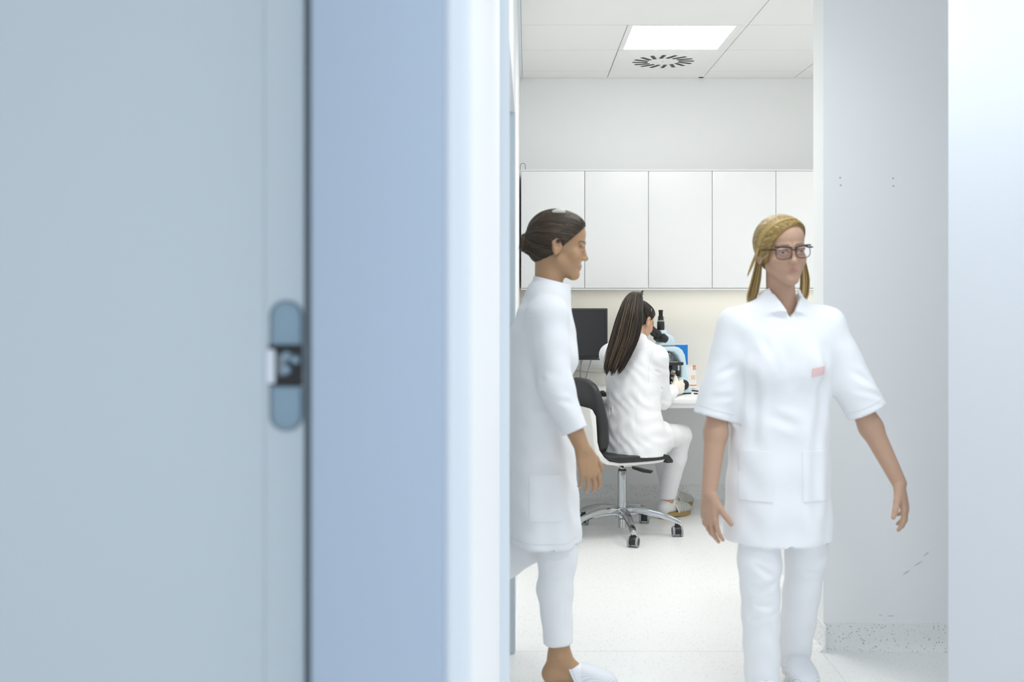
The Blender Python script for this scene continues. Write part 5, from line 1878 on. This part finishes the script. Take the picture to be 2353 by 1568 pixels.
g = Grid((-0.20, 3.44, 0.50), (0.26, 4.04, 1.47), 0.0045)
zs = [0.520, 0.60, 0.72, 0.88, 1.02, 1.14, 1.23, 1.30, 1.35, 1.385, 1.41]
fx_ = [0.066, 0.064, 0.058, 0.050, 0.047, 0.050, 0.056, 0.062, 0.068, 0.074, 0.078]
g.loft((0, 3.74, 0), np.array([[0, -1.0, 0], [1, 0, 0], [0, 0, 1]]), zs, 0, fx_, [0.195, 0.192, 0.186, 0.172, 0.162, 0.168, 0.174, 0.160, 0.118, 0.080, 0.062],
       [0.122, 0.120, 0.116, 0.110, 0.106, 0.116, 0.118, 0.102, 0.084, 0.072, 0.062], 0, pw=2.3)
g.ell((0.130, 3.67, 1.165), (0.045, 0.062, 0.058), None, 0.04)
g.ell((0.130, 3.81, 1.165), (0.045, 0.062, 0.058), None, 0.04)
SLV = (((0.070, 3.585, 1.312), (0.100, 3.535, 1.065), (0.160, 3.517, 0.928)), ((0.060, 3.895, 1.312), (-0.01, 3.945, 1.07), (-0.085, 3.955, 0.925)))
for a_, b_, c_ in SLV:
    a_, b_, c_ = map(np.array, (a_, b_, c_))
    d_ = unit(c_ - b_)
    g.cone(a_, b_, 0.064, 0.054, 0.035)
    g.cone(b_, c_, 0.054, 0.046, 0.025, flat=True)
cA = np.array((0.080, 3.735, 1.385))
CR = frameR((1, 0, -0.25), (0.25, 0, 1))
for sy in (-1, 1):
    g.cone((0.075, 3.738 + sy * 0.035, 1.372), (0.070, 3.74 + sy * 0.148, 1.318), 0.050, 0.060, 0.04)
g.loft(cA, CR, [-0.05, -0.01, 0.02, 0.042], 0, 0, [0.085, 0.073, 0.068, 0.068], [0.085, 0.074, 0.069, 0.069], 0.015)
g.loft(cA, CR, [-0.045, -0.01, 0.02, 0.08], 0, [0.010, 0.004, 0, 0], [0.050, 0.058, 0.060, 0.061], [0.052, 0.060, 0.0615, 0.062], 0.0, 's')


def fold_lu(V):
    low = np.clip((1.05 - V[:, 2]) / 0.45, 0, 1)
    f = 0.006 * low * wave(V, (0.8, 0.6, 0.1), 0.12, 0.4, 0.012, (0, 0, 1), 0.5)
    f += 0.002 * wave(V, (0.4, 0.2, 0.9), 0.10, 0.5, 0.03, (1, 0, 0), 0.2)
    for a, b, w, am in (((0.03, 3.56, 0.95), (0.16, 3.56, 0.98), 0.018, -0.006), ((0.02, 3.56, 0.82), (0.15, 3.57, 0.80), 0.02, -0.006), ((0.05, 3.51, 1.10), (0.13, 3.49, 1.06), 0.011, -0.005), ((0.06, 3.50, 1.05), (0.15, 3.48, 1.02), 0.010, -0.005), ((0.07, 3.52, 1.16), (0.13, 3.52, 1.13), 0.012, -0.004), ((-0.02, 3.54, 1.25), (0.02, 3.55, 1.00), 0.02, -0.006), ((0.12, 3.5, 0.97), (0.19, 3.5, 0.99), 0.008, -0.003)):
        f += crease(V, a, b, w, am)
    return f


tun, ttree = grid_obj('tunic', g, M_CLOTH, lw, 3, fold=fold_lu, planes=[(c_, np.array(c_) - np.array(b_), 0.08) for _a, b_, c_ in SLV] + [(cA + CR[2] * 0.042, CR[2], 0.09), ((0.066, 3.74, 0.520), (0, 0, 1), 0.3)])
patch('pocket', ttree, [(0.01, 3.3, 0.62), (0.12, 3.3, 0.62), (0.12, 3.3, 0.775), (0.01, 3.3, 0.775)], (0, 1, 0), 0.0012, 0.0022, M_CLOTH, tun)
L = wrap_line(ttree, [(-0.06, 3.3, 0.548), (0.03, 3.3, 0.545), (0.12, 3.3, 0.545), (0.17, 3.3, 0.548)], (0, 1, 0), 0.0002)
bm = NB()
tube(bm, [p - Vector(lw.location) for p in L], 0.001, 6)
obj('hem_seam', bm, M_SEAMT, tun)

clog(lw, (0.060, 3.697, 0.0), math.atan2(-0.02, 1.0), M_CLOGW, M_SOLEW)
cl2 = clog(lw, (-0.365, 3.83, 0.185), 0.0, M_CLOGW, M_SOLEW)
cl2.rotation_euler = (0, math.radians(32), 0)

g = Grid(hc_ - 0.17, hc_ + 0.17, 0.0032)
hair_cap(g, hc_, LR, thick=0.013, nape=-0.080, front=0.076)
g.ell(hc_ + LR.T @ np.array([0.084, -0.012, -0.014]), (0.012, 0.024, 0.032), LR, 0.006, 's')
bun = hc_ + LR.T @ np.array([0.0, -0.106, -0.012])
g.ell(bun, (0.036, 0.028, 0.036), LR, 0.015)
hair, htree = grid_obj('hair', g, BROWN_HAIR[0], lw, 2)
starts = []
for i in range(620):
    a = RNG.uniform(-PI, PI)
    starts.append((math.cos(a), math.sin(a), RNG.uniform(-0.3, 1.3)))
hcm = hc_ + LR.T @ np.array([0, -0.005, 0.02])
for i in range(400):
    starts.append((RNG.uniform(-1, 1.0), RNG.uniform(-0.6, 1.0), RNG.uniform(-0.6, 0.9)))
pth = combed(htree, hcm, LR, starts, (0.0, -1.0, -0.05), 20, 0.0008, 0.06)
for i in range(120):
    t0 = RNG.uniform(0, 2 * PI)
    tilt = RNG.uniform(-0.9, 0.9)
    pts = []
    for a in np.linspace(0, 3.6, 14):
        r_ = 0.034 * math.cos(tilt * 0.8)
        pts.append(bun + LR.T @ np.array([r_ * math.cos(a + t0), 0.030 * math.sin(tilt) - 0.006, r_ * math.sin(a + t0)]))
    pth.append(np.array(pts))
strands_obj('strands', pth, [RNG.uniform(0.0008, 0.0016) for _ in pth], BROWN_HAIR, hair)
cp = on_cap(htree, hcm, [LR.T @ unit(v) for v in ((0.42, 0.05, 0.95), (0.44, -0.16, 0.90), (0.44, -0.38, 0.80))], 0.004)
bm = NB()
tube(bm, [p - np.array(lw.location) for p in spline(cp, 9)], [0.003, 0.0075, 0.009, 0.0095, 0.0095, 0.009, 0.008, 0.006, 0.003], 12)
obj('hair_clip', bm, mat('pale_clip', (0.62, 0.60, 0.52), 0.3), hair)
